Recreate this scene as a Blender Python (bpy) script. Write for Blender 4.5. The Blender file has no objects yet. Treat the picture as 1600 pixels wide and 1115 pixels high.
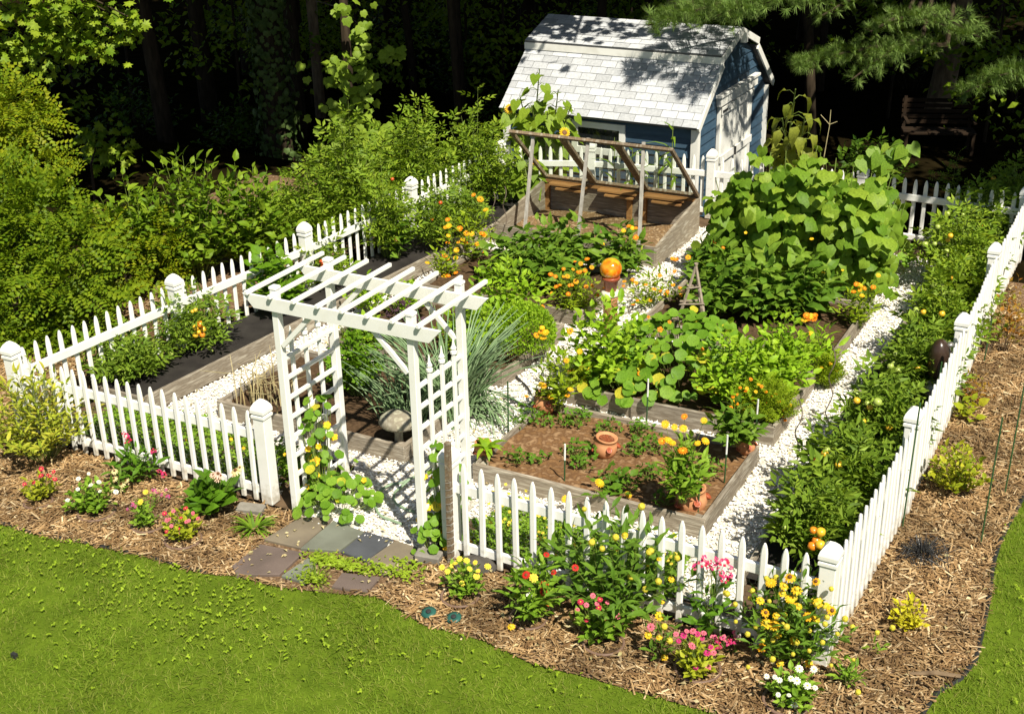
import bpy, math, random
import numpy as np
from mathutils import Vector, Matrix

random.seed(11)
R = np.random.default_rng(11)
SC = bpy.context.scene
COL = SC.collection
PI = math.pi

# ------------------------------------------------------------------ camera, sky, sun, exposure
cd = bpy.data.cameras.new('camera')
cam = bpy.data.objects.new('camera', cd)
COL.objects.link(cam)
CM = [(0.88219, -0.17731, 0.43625, 10.2380), (0.47050, 0.37009, -0.80104, -8.1001), (-0.01942, 0.91192, 0.40991, 6.1836)]
cam.matrix_world = Matrix([CM[0], CM[1], CM[2], (0, 0, 0, 1)])
cd.sensor_width = 36.0
cd.lens = 45.07
cd.clip_start = 0.1
cd.clip_end = 2000
SC.camera = cam

SUN = Vector((0.62, -0.47, 1.0)).normalized()          # direction towards the sun
world = bpy.data.worlds.new('World')
SC.world = world
world.use_nodes = True
wn = world.node_tree.nodes
sky = wn.new('ShaderNodeTexSky')
sky.sky_type = 'NISHITA'
sky.sun_disc = False
sky.sun_elevation = math.asin(SUN.z)
sky.sun_rotation = math.atan2(SUN.x, SUN.y)
wn['Background'].inputs[1].default_value = 0.05
world.node_tree.links.new(sky.outputs[0], wn['Background'].inputs[0])
sl = bpy.data.lights.new('sun', 'SUN')
sl.energy = 5.0
sl.angle = math.radians(0.53)
sl.color = (1.0, 0.94, 0.80)
sun = bpy.data.objects.new('sun', sl)
COL.objects.link(sun)
sun.location = (10, -8, 20)
sun.rotation_euler = SUN.to_track_quat('Z', 'Y').to_euler()
SC.view_settings.view_transform = 'Standard'
SC.view_settings.look = 'None'
SC.view_settings.exposure = 0.66
SC.view_settings.gamma = 1.0
SC.view_settings.use_curve_mapping = False
SC.cycles.max_bounces = 8
SC.cycles.transparent_max_bounces = 8

# ------------------------------------------------------------------ mesh builder
class MB:
    def __init__(s):
        s.v = []; s.l = []; s.n = []; s.m = []; s.c = 0
    def add(s, v, f, m=0):
        v = np.asarray(v, float).reshape(-1, 3)
        s.v.append(v)
        s.l.append(np.concatenate([np.asarray(a, int) for a in f]) + s.c)
        s.n.append(np.array([len(a) for a in f], int))
        s.m.append(np.full(len(f), m, int) if np.isscalar(m) else np.asarray(m, int))
        s.c += len(v)
        return s
    def scatter(s, tpl, pos, mats, m=0):
        """copies of a template (verts, faces): pos (N,3), mats (N,3,3) whose columns are the axes"""
        tv, tf = tpl[0], tpl[1]
        tm = tpl[2] if len(tpl) > 2 else None
        N = len(pos)
        if N == 0:
            return s
        v = np.einsum('nij,kj->nki', mats, tv) + pos[:, None, :]
        fl = np.concatenate([np.asarray(a, int) for a in tf]); fn = np.array([len(a) for a in tf], int)
        s.v.append(v.reshape(-1, 3))
        s.l.append((fl[None, :] + (np.arange(N) * len(tv))[:, None]).ravel() + s.c)
        s.n.append(np.tile(fn, N))
        s.m.append(np.tile(np.asarray(tm, int), N) if tm is not None else np.full(len(tf) * N, m, int))
        s.c += N * len(tv)
        return s
    def mesh(s, name, mats, smooth=False):
        v = np.concatenate(s.v); l = np.concatenate(s.l); n = np.concatenate(s.n); mi = np.concatenate(s.m)
        me = bpy.data.meshes.new(name)
        me.vertices.add(len(v)); me.vertices.foreach_set('co', v.ravel())
        me.loops.add(len(l)); me.loops.foreach_set('vertex_index', l)
        me.polygons.add(len(n))
        me.polygons.foreach_set('loop_start', np.concatenate([[0], np.cumsum(n)[:-1]]))
        me.polygons.foreach_set('loop_total', n)
        me.polygons.foreach_set('material_index', mi)
        me.polygons.foreach_set('use_smooth', np.full(len(n), bool(smooth)))
        me.update(calc_edges=True)
        for a in (mats if isinstance(mats, (list, tuple)) else [mats]):
            me.materials.append(a)
        return me
    # shapes
    def box(s, c, d, rot=None, m=0, bev=0.0):
        x, y, z = [a / 2 for a in d]
        b = min(bev, x * .45, y * .45, z * .45)
        if b <= 0:
            v = np.array([(-x,-y,-z),(x,-y,-z),(x,y,-z),(-x,y,-z),(-x,-y,z),(x,-y,z),(x,y,z),(-x,y,z)])
            f = [(0,3,2,1),(4,5,6,7),(0,1,5,4),(1,2,6,5),(2,3,7,6),(3,0,4,7)]
        else:
            def ring(hx, hy, zz):
                return [(-hx,-hy+b,zz),(-hx+b,-hy,zz),(hx-b,-hy,zz),(hx,-hy+b,zz),(hx,hy-b,zz),(hx-b,hy,zz),(-hx+b,hy,zz),(-hx,hy-b,zz)]
            v = np.array(ring(x-b, y-b, -z) + ring(x, y, -z+b) + ring(x, y, z-b) + ring(x-b, y-b, z))
            f = [tuple(range(7, -1, -1)), tuple(range(24, 32))]
            for k in range(3):
                for i in range(8):
                    j = (i + 1) % 8
                    f.append((k*8+i, k*8+j, k*8+8+j, k*8+8+i))
        if rot is not None:
            v = v @ np.asarray(rot).T
        return s.add(v + np.asarray(c, float), f, m)
    def beam(s, a, b, w, h, m=0, up=(0,0,1), bev=0.0):
        """bar from a to b, w across, h along up"""
        a = np.asarray(a, float); b = np.asarray(b, float)
        y = b - a; L = np.linalg.norm(y); y = y / L
        x = np.cross(y, up); x /= np.linalg.norm(x); z = np.cross(x, y)
        return s.box((a + b) / 2, (w, L, h), np.array([x, y, z]).T, m, bev)
    def tube(s, pts, r, n=5, m=0, cap=True):
        pts = np.asarray(pts, float); k = len(pts)
        r = np.full(k, r) if np.isscalar(r) else np.asarray(r, float)
        t = np.gradient(pts, axis=0); t /= np.linalg.norm(t, axis=1)[:, None] + 1e-9
        ref = np.array([0.31, 0.87, 0.2]) if abs(t[0][2]) > .6 else np.array([0, 0, 1.0])
        x = np.cross(t, ref); x /= np.linalg.norm(x, axis=1)[:, None] + 1e-9
        y = np.cross(t, x)
        a = np.arange(n) * 2 * PI / n
        v = pts[:, None, :] + r[:, None, None] * (np.cos(a)[None, :, None] * x[:, None, :] + np.sin(a)[None, :, None] * y[:, None, :])
        f = [(i*n+j, i*n+(j+1) % n, (i+1)*n+(j+1) % n, (i+1)*n+j) for i in range(k-1) for j in range(n)]
        if cap:
            f += [tuple(range(n-1, -1, -1)), tuple(range((k-1)*n, k*n))]
        return s.add(v.reshape(-1, 3), f, m)
    def lathe(s, prof, n=16, c=(0,0,0), m=0, sx=1, sy=1):
        a = np.arange(n) * 2 * PI / n
        v = np.array([(p[0]*math.cos(t)*sx, p[0]*math.sin(t)*sy, p[1]) for p in prof for t in a]) + np.asarray(c, float)
        k = len(prof)
        f = [(i*n+j, i*n+(j+1) % n, (i+1)*n+(j+1) % n, (i+1)*n+j) for i in range(k-1) for j in range(n)]
        f += [tuple(range(n-1, -1, -1)), tuple(range((k-1)*n, k*n))]
        return s.add(v, f, m)
    def prism(s, poly, z0, z1, m=0):
        n = len(poly)
        v = [(p[0], p[1], z0) for p in poly] + [(p[0], p[1], z1) for p in poly]
        f = [tuple(range(n-1, -1, -1)), tuple(range(n, 2*n))] + [(i, (i+1) % n, n+(i+1) % n, n+i) for i in range(n)]
        return s.add(v, f, m)

def link(name, me, parent=None, loc=(0,0,0), rot=(0,0,0), sc=(1,1,1)):
    o = bpy.data.objects.new(name, me)
    COL.objects.link(o)
    o.location = loc; o.rotation_euler = rot; o.scale = sc if not np.isscalar(sc) else (sc, sc, sc)
    if parent is not None:
        o.parent = parent
    return o
def mk(name, mb, mats, parent=None, smooth=False, loc=(0,0,0), rot=(0,0,0)):
    return link(name, mb.mesh(name, mats, smooth), parent, loc, rot)
def tag(o, label, cat, group=None):
    o['label'] = label; o['category'] = cat
    if group: o['group'] = group
    return o
def thing(name, label, cat, loc=(0,0,0), rz=0, group=None):
    o = link(name, None, None, loc, (0, 0, rz))
    o.empty_display_size = .1
    return tag(o, label, cat, group)
def kind(o, k):
    o['kind'] = k
    return o
def copy_tree(o, loc, rz=None, label=None):
    c = o.copy(); COL.objects.link(c); c.location = loc
    if rz is not None: c.rotation_euler = (0, 0, rz)
    if label: c['label'] = label
    for ch in list(o.children):
        d = ch.copy(); COL.objects.link(d); d.parent = c
        for g in list(ch.children):
            e = g.copy(); COL.objects.link(e); e.parent = d
    return c

# ------------------------------------------------------------------ materials
def nodes(name):
    m = bpy.data.materials.new(name); m.use_nodes = True
    return m, m.node_tree.nodes, m.node_tree.links
def ramp(nt, cols, const=False):
    r = nt.new('ShaderNodeValToRGB'); cr = r.color_ramp
    cr.interpolation = 'CONSTANT' if const else 'LINEAR'
    k = len(cols)
    while len(cr.elements) < k:
        cr.elements.new(.5)
    for i, c in enumerate(cols):
        cr.elements[i].position = i / k if const else i / max(1, k - 1)
        cr.elements[i].color = (c[0], c[1], c[2], 1)
    return r
def rnd(nt, lk):
    g = nt.new('ShaderNodeNewGeometry'); oi = nt.new('ShaderNodeObjectInfo')
    a = nt.new('ShaderNodeMath'); a.operation = 'ADD'
    lk.new(g.outputs['Random Per Island'], a.inputs[0]); lk.new(oi.outputs['Random'], a.inputs[1])
    f = nt.new('ShaderNodeMath'); f.operation = 'FRACT'
    lk.new(a.outputs[0], f.inputs[0])
    return f.outputs[0]
def leafmat(name, cols, trans=.32, rough=.5, spec=.16, ns=9):
    m, nt, lk = nodes(name)
    b = nt['Principled BSDF']
    r = ramp(nt, cols); lk.new(rnd(nt, lk), r.inputs[0])
    tc = nt.new('ShaderNodeTexCoord'); nz = nt.new('ShaderNodeTexNoise'); nz.inputs['Scale'].default_value = ns; nz.inputs['Detail'].default_value = 4
    lk.new(tc.outputs['Object'], nz.inputs[0])
    hv = nt.new('ShaderNodeHueSaturation'); lk.new(r.outputs[0], hv.inputs['Color'])
    mr = nt.new('ShaderNodeMapRange'); mr.inputs[1].default_value = .3; mr.inputs[2].default_value = .7; mr.inputs[3].default_value = .75; mr.inputs[4].default_value = 1.25
    lk.new(nz.outputs[0], mr.inputs[0]); lk.new(mr.outputs[0], hv.inputs['Value'])
    lk.new(hv.outputs[0], b.inputs['Base Color'])
    b.inputs['Roughness'].default_value = rough
    b.inputs['Specular IOR Level'].default_value = spec
    t = nt.new('ShaderNodeBsdfTranslucent')
    mx = nt.new('ShaderNodeMixRGB'); mx.blend_type = 'MULTIPLY'; mx.inputs[0].default_value = 1; mx.inputs[2].default_value = (1.5, 1.45, .5, 1)
    lk.new(hv.outputs[0], mx.inputs[1]); lk.new(mx.outputs[0], t.inputs[0])
    s = nt.new('ShaderNodeMixShader'); s.inputs[0].default_value = trans
    lk.new(b.outputs[0], s.inputs[1]); lk.new(t.outputs[0], s.inputs[2])
    lk.new(s.outputs[0], nt['Material Output'].inputs[0])
    return m
def islandmat(name, cols, rough=.8, spec=.2, const=False):
    m, nt, lk = nodes(name); b = nt['Principled BSDF']
    r = ramp(nt, cols, const); lk.new(rnd(nt, lk), r.inputs[0]); lk.new(r.outputs[0], b.inputs['Base Color'])
    b.inputs['Roughness'].default_value = rough; b.inputs['Specular IOR Level'].default_value = spec
    return m
def noisemat(name, c1, c2, scale=6, rough=.8, spec=.2, bump=0., detail=6, stretch=(1,1,1), lo=.35, hi=.65, c3=None, island=False, metal=0):
    m, nt, lk = nodes(name); b = nt['Principled BSDF']
    tc = nt.new('ShaderNodeTexCoord'); mp = nt.new('ShaderNodeMapping'); mp.inputs['Scale'].default_value = stretch
    lk.new(tc.outputs['Object'], mp.inputs[0])
    nz = nt.new('ShaderNodeTexNoise'); nz.inputs['Scale'].default_value = scale; nz.inputs['Detail'].default_value = detail
    if island:
        oi = nt.new('ShaderNodeObjectInfo'); va = nt.new('ShaderNodeVectorMath'); va.operation = 'MULTIPLY_ADD'
        va.inputs[1].default_value = (37, 11, 23)
        lk.new(oi.outputs['Random'], va.inputs[0]); lk.new(mp.outputs[0], va.inputs[2]); lk.new(va.outputs[0], nz.inputs[0])
    else:
        lk.new(mp.outputs[0], nz.inputs[0])
    mr = nt.new('ShaderNodeMapRange'); mr.inputs[1].default_value = lo; mr.inputs[2].default_value = hi
    lk.new(nz.outputs[0], mr.inputs[0])
    r = ramp(nt, [c1, c2] if c3 is None else [c1, c2, c3]); lk.new(mr.outputs[0], r.inputs[0])
    col = r.outputs[0]
    if island:
        hv = nt.new('ShaderNodeHueSaturation'); m2 = nt.new('ShaderNodeMapRange'); m2.inputs[3].default_value = .82; m2.inputs[4].default_value = 1.18
        lk.new(oi.outputs['Random'], m2.inputs[0]); lk.new(m2.outputs[0], hv.inputs['Value']); lk.new(col, hv.inputs['Color']); col = hv.outputs[0]
    lk.new(col, b.inputs['Base Color'])
    b.inputs['Roughness'].default_value = rough; b.inputs['Specular IOR Level'].default_value = spec; b.inputs['Metallic'].default_value = metal
    if bump:
        bp = nt.new('ShaderNodeBump'); bp.inputs['Strength'].default_value = bump; bp.inputs['Distance'].default_value = .01
        lk.new(nz.outputs[0], bp.inputs['Height']); lk.new(bp.outputs[0], b.inputs['Normal'])
    return m
def flat(name, c, rough=.6, spec=.3, metal=0.):
    return noisemat(name, tuple(a * .85 for a in c), tuple(min(1, a * 1.12) for a in c), 14, rough, spec, metal=metal)
def petal(name, c, trans=.25):
    return leafmat(name, [tuple(a * .8 for a in c), c, tuple(min(1, a * 1.1) for a in c)], trans, .6, .2)
def glassmat(name):
    m, nt, lk = nodes(name); b = nt['Principled BSDF']
    nt.remove(b)
    t = nt.new('ShaderNodeBsdfTransparent'); t.inputs[0].default_value = (.9, .93, .9, 1)
    g = nt.new('ShaderNodeBsdfGlossy'); g.inputs['Roughness'].default_value = .02
    d = nt.new('ShaderNodeBsdfDiffuse'); d.inputs[0].default_value = (.6, .6, .52, 1)
    tc = nt.new('ShaderNodeTexCoord'); nz = nt.new('ShaderNodeTexNoise'); nz.inputs['Scale'].default_value = 3.5; nz.inputs['Detail'].default_value = 5
    lk.new(tc.outputs['Object'], nz.inputs[0])
    mr = nt.new('ShaderNodeMapRange'); mr.inputs[1].default_value = .5; mr.inputs[2].default_value = .85; mr.inputs[4].default_value = .12
    lk.new(nz.outputs[0], mr.inputs[0])
    s0 = nt.new('ShaderNodeMixShader'); lk.new(mr.outputs[0], s0.inputs[0]); lk.new(t.outputs[0], s0.inputs[1]); lk.new(d.outputs[0], s0.inputs[2])
    s = nt.new('ShaderNodeMixShader'); s.inputs[0].default_value = .05; lk.new(s0.outputs[0], s.inputs[1]); lk.new(g.outputs[0], s.inputs[2])
    lk.new(s.outputs[0], nt['Material Output'].inputs[0])
    return m

M = {}
M['white'] = noisemat('white_vinyl', (.80, .79, .75), (.70, .68, .61), 5, .38, .4, lo=.5, hi=.85)
def stained(name):
    m = noisemat(name, (.80, .79, .75), (.72, .70, .63), 5, .38, .4, lo=.5, hi=.85); nt, lk = m.node_tree.nodes, m.node_tree.links; b = nt['Principled BSDF']; src = b.inputs['Base Color'].links[0].from_socket
    tc = nt.new('ShaderNodeTexCoord'); sp = nt.new('ShaderNodeSeparateXYZ'); lk.new(tc.outputs['Object'], sp.inputs[0])
    oi = nt.new('ShaderNodeObjectInfo'); va = nt.new('ShaderNodeVectorMath'); va.operation = 'MULTIPLY_ADD'; va.inputs[1].default_value = (31, 17, 9); lk.new(oi.outputs['Random'], va.inputs[0]); lk.new(tc.outputs['Object'], va.inputs[2])
    nz = nt.new('ShaderNodeTexNoise'); nz.inputs['Scale'].default_value = 16; nz.inputs['Detail'].default_value = 6; lk.new(va.outputs[0], nz.inputs[0])
    mr = nt.new('ShaderNodeMapRange'); mr.inputs[1].default_value = .30; mr.inputs[2].default_value = 0; mr.inputs[4].default_value = .42; lk.new(sp.outputs[2], mr.inputs[0])
    ad = nt.new('ShaderNodeMath'); ad.operation = 'ADD'; lk.new(mr.outputs[0], ad.inputs[0]); lk.new(nz.outputs[0], ad.inputs[1])
    m2 = nt.new('ShaderNodeMapRange'); m2.inputs[1].default_value = .62; m2.inputs[2].default_value = 1.05; m2.inputs[4].default_value = .75; lk.new(ad.outputs[0], m2.inputs[0])
    mx = nt.new('ShaderNodeMixRGB'); mx.inputs[2].default_value = (.30, .24, .14, 1); lk.new(m2.outputs[0], mx.inputs[0]); lk.new(src, mx.inputs[1]); lk.new(mx.outputs[0], b.inputs['Base Color'])
    return m
M['picket'] = stained('soil_splashed_white')
M['trim'] = noisemat('white_trim', (.78, .77, .72), (.62, .60, .54), 4, .55, .3, lo=.45, hi=.8)
M['wood'] = noisemat('weathered_wood', (.34, .30, .24), (.19, .155, .115), 3.0, .85, .15, .5, 8, (2.2, 2.2, 16), .3, .7, (.42, .38, .31), True)
M['woodx'] = noisemat('weathered_wood_along_x', (.34, .30, .24), (.19, .155, .115), 3.0, .85, .15, .5, 8, (1.2, 8, 14), .3, .7, (.42, .38, .31), True)
M['woody'] = noisemat('weathered_wood_along_y', (.34, .30, .24), (.19, .155, .115), 3.0, .85, .15, .5, 8, (8, 1.2, 14), .3, .7, (.42, .38, .31), True)
M['ply'] = noisemat('weathered_plywood', (.33, .29, .22), (.20, .165, .12), 2.2, .8, .15, .4, 9, (1.6, 1.6, 9), .3, .7, (.39, .36, .29), True)
M['lath'] = noisemat('grey_lath', (.36, .34, .30), (.25, .23, .20), 3, .85, .15, .3, 8, (10, 10, 1.2), island=True)
M['cedar'] = noisemat('orange_stained_wood', (.36, .19, .07), (.24, .12, .045), 3, .7, .2, .3, 8, (1.5, 10, 10), island=True)
M['sash'] = noisemat('old_sash_wood', (.26, .19, .12), (.15, .105, .065), 4, .75, .2, .4, 8, (6, 2, 6), .3, .7, (.33, .29, .22), True)
M['soil'] = noisemat('dark_soil', (.10, .062, .034), (.05, .03, .016), 22, .95, .1, 1.0, 10)
M['peat'] = noisemat('red_brown_peat', (.21, .115, .05), (.125, .065, .03), 16, .95, .1, 1.0, 10, c3=(.29, .18, .095))
M['compost'] = noisemat('compost', (.24, .15, .07), (.13, .08, .04), 20, .95, .1, 1.0, 10, c3=(.36, .26, .15))
M['fabric'] = noisemat('black_landscape_fabric', (.030, .026, .023), (.018, .015, .014), 5, .75, .25, .5, 5)
M['ground'] = noisemat('bare_earth', (.13, .085, .05), (.07, .045, .026), 6, .95, .1, .8, 9)
M['litter'] = noisemat('forest_litter', (.016, .012, .005), (.008, .006, .0025), 3, 1.0, 0., 0., 9)  # the wood's shade is put into this near black colour
M['lawnbase'] = noisemat('lawn_thatch', (.10, .15, .010), (.07, .11, .007), 5, .95, .1, .6, 9)
M['gravelbase'] = noisemat('gravel_fines', (.66, .62, .54), (.42, .38, .32), 40, .9, .1, 1.0, 6)
M['gravel'] = islandmat('white_marble_chips', [(.66, .60, .52), (.84, .82, .77), (.88, .87, .84), (.88, .87, .85), (.80, .75, .66)], .6, .3)
M['mulchbase'] = noisemat('mulch_base', (.20, .125, .07), (.10, .058, .03), 26, .95, .1, 1.0, 8, c3=(.30, .21, .13))
def damp(m):
    nt, lk = m.node_tree.nodes, m.node_tree.links; b = nt['Principled BSDF']; src = b.inputs['Base Color'].links[0].from_socket
    tc = nt.new('ShaderNodeTexCoord'); nz = nt.new('ShaderNodeTexNoise'); nz.inputs['Scale'].default_value = 1.6; nz.inputs['Detail'].default_value = 5
    lk.new(tc.outputs['Object'], nz.inputs[0]); mr = nt.new('ShaderNodeMapRange'); mr.inputs[1].default_value = .38; mr.inputs[2].default_value = .62; mr.inputs[3].default_value = .62; mr.inputs[4].default_value = 1.3
    lk.new(nz.outputs[0], mr.inputs[0]); hv = nt.new('ShaderNodeHueSaturation'); lk.new(src, hv.inputs['Color']); lk.new(mr.outputs[0], hv.inputs['Value']); lk.new(hv.outputs[0], b.inputs['Base Color'])
    return m
M['mulch'] = islandmat('bark_mulch_chips', [(.075, .042, .018), (.20, .118, .05), (.27, .168, .075), (.40, .27, .135), (.15, .084, .036), (.24, .147, .064), (.58, .45, .27)], .85, .15)
damp(M['mulch'])
M['grass'] = leafmat('grass_blades', [(.105, .18, .012), (.15, .23, .018), (.20, .275, .026), (.29, .30, .07)], .35, .6, .1, 1.7)
M['clover'] = leafmat('clover', [(.22, .33, 0.019), (.30, .40, 0.031)], .3)
M['blade'] = leafmat('strap_leaves', [(.10, .20, 0.012), (.18, .28, 0.022)], .3)
M['stem'] = leafmat('green_stems', [(.13, .19, .035), (.19, .23, .06)], .1)
M['twig'] = noisemat('twig_bark', (.20, .14, .085), (.11, .075, .045), 12, .9, .1, .3)
M['oldtwig'] = noisemat('grey_twig_bark', (.34, .28, .22), (.2, .16, .12), 12, .9, .1, .3)
M['bark'] = noisemat('tree_bark', (.055, .04, .026), (.026, .019, .012), 5, .95, .1, .8, 9, (3, 3, .7))
M['paletrunk'] = noisemat('pale_pine_bark', (.30, .22, .14), (.17, .12, .075), 5, .95, .1, .8, 9, (3, 3, .7))
M['l_basil'] = leafmat('basil_leaves', [(0.157, 0.291, 0.011), (0.234, 0.384, 0.019), (0.314, 0.454, 0.030)], .3)
M['l_pepper'] = leafmat('pepper_leaves', [(0.062, 0.136, 0.011), (0.105, 0.194, 0.017), (0.171, 0.271, 0.029)], .25, .5, .16)
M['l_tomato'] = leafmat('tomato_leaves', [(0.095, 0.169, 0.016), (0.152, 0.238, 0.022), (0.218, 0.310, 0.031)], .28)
M['l_tomatolite'] = leafmat('pale_tomato_leaves', [(0.123, 0.208, 0.016), (0.189, 0.286, 0.022), (0.255, 0.335, 0.029)], .3)  # lighter green than the other tomato leaves
M['l_berry'] = leafmat('bramble_leaves', [(0.085, 0.165, 0.008), (0.146, 0.238, 0.013), (0.218, 0.310, 0.022)], .3)
M['l_locust'] = leafmat('locust_leaflets', [(0.072, 0.136, 0.007), (0.123, 0.194, 0.008), (0.189, 0.252, 0.011), (0.095, 0.165, 0.007)], .32)
M['l_locusty'] = leafmat('yellowing_locust_leaflets', [(.10, .17, 0.007), (.18, .24, 0.009), (.25, .27, 0.010), (.12, .19, 0.007)], .32)
M['l_maple'] = leafmat('maple_leaves', [(0.097, 0.180, 0.009), (0.179, 0.264, 0.015), (0.248, 0.324, 0.024)], .3)
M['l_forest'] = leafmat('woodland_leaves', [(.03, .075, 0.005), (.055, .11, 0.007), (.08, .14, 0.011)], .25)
M['l_pine'] = leafmat('pine_needles', [(.13, .22, .045), (.18, .28, .065), (.24, .33, .09)], .15, .5, .16)
M['l_cuke'] = leafmat('cucumber_leaves', [(0.095, 0.189, 0.013), (0.156, 0.262, 0.022), (0.227, 0.324, 0.031)], .3, .5, .16)
M['l_nast'] = leafmat('nasturtium_leaves', [(0.095, 0.203, 0.013), (0.142, 0.271, 0.022), (0.189, 0.320, 0.031)], .3, .5, .16)
M['l_nasty'] = leafmat('yellowed_nasturtium_leaves', [(.36, .38, 0.025), (.48, .44, 0.037)], .3, .5, .16)
M['l_sun'] = leafmat('sunflower_leaves', [(0.152, 0.240, 0.017), (0.221, 0.312, 0.027)], .3, .5, .16)
M['l_wilt'] = leafmat('wilted_leaves', [(0.138, 0.168, 0.017), (0.207, 0.228, 0.030)], .25, .5, .16)
M['l_grape'] = leafmat('grape_leaves', [(0.152, 0.240, 0.020), (0.221, 0.312, 0.030)], .3)
M['l_ivy'] = leafmat('ivy_leaves', [(.05, .09, .02), (.10, .15, .045)], .2, .5, .16)
M['l_phlox'] = leafmat('pale_shrub_leaves', [(0.221, 0.288, 0.020), (0.345, 0.384, 0.035), (0.428, 0.396, 0.047)], .3)
M['l_zin'] = leafmat('zinnia_leaves', [(0.119, 0.228, 0.016), (0.178, 0.308, 0.024), (0.237, 0.365, 0.034)], .28)
M['l_zinlite'] = leafmat('pale_zinnia_leaves', [(0.276, 0.336, 0.017), (0.386, 0.408, 0.030)], .3)
M['l_dark'] = leafmat('dark_glossy_leaves', [(0.062, 0.144, 0.008), (0.097, 0.204, 0.012)], .22, .5, .16)
M['l_hel'] = leafmat('helenium_leaves', [(0.083, 0.171, 0.015), (0.131, 0.228, 0.024)], .28)
M['l_fine'] = leafmat('feathery_leaves', [(.15, .24, 0.009), (.22, .31, 0.012), (.28, .36, 0.019)], .3)
M['l_straw'] = leafmat('strawberry_leaves', [(0.069, 0.168, 0.012), (0.124, 0.228, 0.019)], .25)
M['l_celery'] = leafmat('celery_leaves', [(0.095, 0.203, 0.008), (0.152, 0.281, 0.017)], .3)
M['l_purple'] = leafmat('purple_basil_leaves', [(.045, .022, .032), (.09, .05, .06)], .12, .5, .16)
M['l_barb'] = leafmat('golden_barberry_leaves', [(.44, .42, 0.019), (.56, .50, 0.028)], .3)
M['l_blue'] = leafmat('blueberry_leaves', [(0.166, 0.228, 0.012), (0.276, 0.312, 0.017), (0.373, 0.360, 0.024)], .3)
M['l_red'] = leafmat('reddish_leaves', [(0.221, 0.156, 0.017), (0.331, 0.132, 0.020), (0.221, 0.216, 0.024)], .3)
M['l_onion'] = leafmat('onion_leaves', [(.16, .26, .11), (.22, .33, .16), (.28, .38, .20)], .15, .5, .16)
M['straw'] = leafmat('dry_stalks', [(.42, .33, .16), (.52, .44, .25), (.34, .30, .14)], .15)
M['p_yel'] = petal('yellow_petals', (.80, .50, .02))
M['p_lem'] = petal('lemon_petals', (.78, .62, .07))
M['p_ora'] = petal('orange_petals', (.80, .27, .012))
M['p_amb'] = petal('amber_petals', (.82, .40, .014))
M['p_red'] = petal('red_petals', (.52, .02, .015))
M['p_pink'] = petal('pink_petals', (.72, .17, .24))
M['p_crim'] = petal('crimson_petals', (.55, .025, .075))
M['p_mag'] = petal('magenta_petals', (.58, .04, .20))
M['p_whi'] = petal('white_petals', (.80, .79, .72))
M['p_cream'] = petal('cream_petals', (.80, .68, .34))
M['p_blush'] = petal('blush_petals', (.78, .52, .42))
M['p_pur'] = petal('purple_petals', (.38, .12, .28))
M['c_yel'] = flat('yellow_flower_centre', (.60, .42, .03))
M['c_olive'] = flat('olive_flower_ball', (.50, .42, .035))
M['c_brown'] = flat('brown_flower_centre', (.14, .055, .015))
M['terra'] = noisemat('terracotta', (.56, .27, .13), (.43, .18, .08), 8, .8, .2, .1)
M['terrared'] = noisemat('red_glazed_terracotta', (.36, .085, .035), (.26, .06, .025), 8, .35, .5)
M['cream'] = flat('cream_glaze', (.74, .70, .52), .4, .4)
M['conc'] = noisemat('lichened_concrete', (.36, .33, .26), (.22, .19, .14), 9, .9, .15, .6, c3=(.46, .45, .33))
M['stone'] = noisemat('dark_stone', (.09, .08, .07), (.05, .045, .04), 9, .8, .2, .6)
M['brick'] = noisemat('grey_brick', (.24, .22, .19), (.17, .155, .13), 9, .9, .15, .5)
M['wire'] = flat('galvanised_wire', (.36, .36, .34), .5, .5, .4)
M['rust'] = flat('rusty_spiral_wire', (.13, .10, .075), .6, .4)
M['greenrod'] = flat('green_coated_rod', (.035, .085, .03), .45, .4)
M['tipwhite'] = flat('white_label', (.75, .75, .72), .5, .3)
M['ring'] = noisemat('brown_plastic_ring', (.20, .125, .09), (.13, .08, .055), 6, .55, .3)
M['edging'] = flat('black_plastic_edging', (.022, .022, .022), .6, .3)
M['hose'] = noisemat('green_hose', (.26, .35, .23), (.20, .28, .17), 5, .45, .4)
M['baitcap'] = noisemat('green_plastic_cap', (.022, .095, .075), (.016, .075, .058), 6, .4, .4)
M['black'] = flat('black_plastic', (.03, .03, .03), .4, .4)
M['tom_o'] = noisemat('orange_tomato', (.75, .28, .02), (.70, .18, .015), 5, .25, .5)
M['tom_y'] = noisemat('yellow_tomato', (.74, .48, .035), (.66, .36, .025), 5, .25, .5)
M['tom_g'] = noisemat('green_tomato', (.38, .46, .10), (.28, .36, .07), 5, .25, .5)
M['tom_r'] = noisemat('red_tomato', (.55, .06, .015), (.50, .11, .02), 5, .25, .5)
M['orn'] = noisemat('dark_brown_glaze', (.045, .026, .017), (.028, .016, .011), 6, .28, .5)
M['silver'] = noisemat('tarnished_silver', (.45, .44, .42), (.14, .13, .12), 14, .35, .5, .6, metal=.6)
M['siding'] = noisemat('blue_siding', (.045, .085, .13), (.033, .066, .105), 5, .6, .3, .2, 6, (1, 1, 6), island=True)
M['shingle'] = noisemat('grey_shingles', (.49, .50, .515), (.39, .40, .415), 26, .9, .15, .5, 8, island=True)
M['shinglebase'] = flat('dark_roof_felt', (.12, .12, .125), .9, .1)
M['glass'] = glassmat('old_window_glass')
M['darkglass'] = flat('dark_window_glass', (.012, .014, .016), .06, .6)
M['bench'] = noisemat('shade_darkened_bench_wood', (.028, .016, .008), (.018, .011, .006), 5, .9, .2)  # darkened to stand in for shade, since sun reaches the bench
M['ball'] = noisemat('amber_art_glass', (.66, .10, .006), (.80, .26, .010), 9, .06, .8, 0, 4, lo=.35, hi=.65, c3=(.70, .45, .03))
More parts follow.
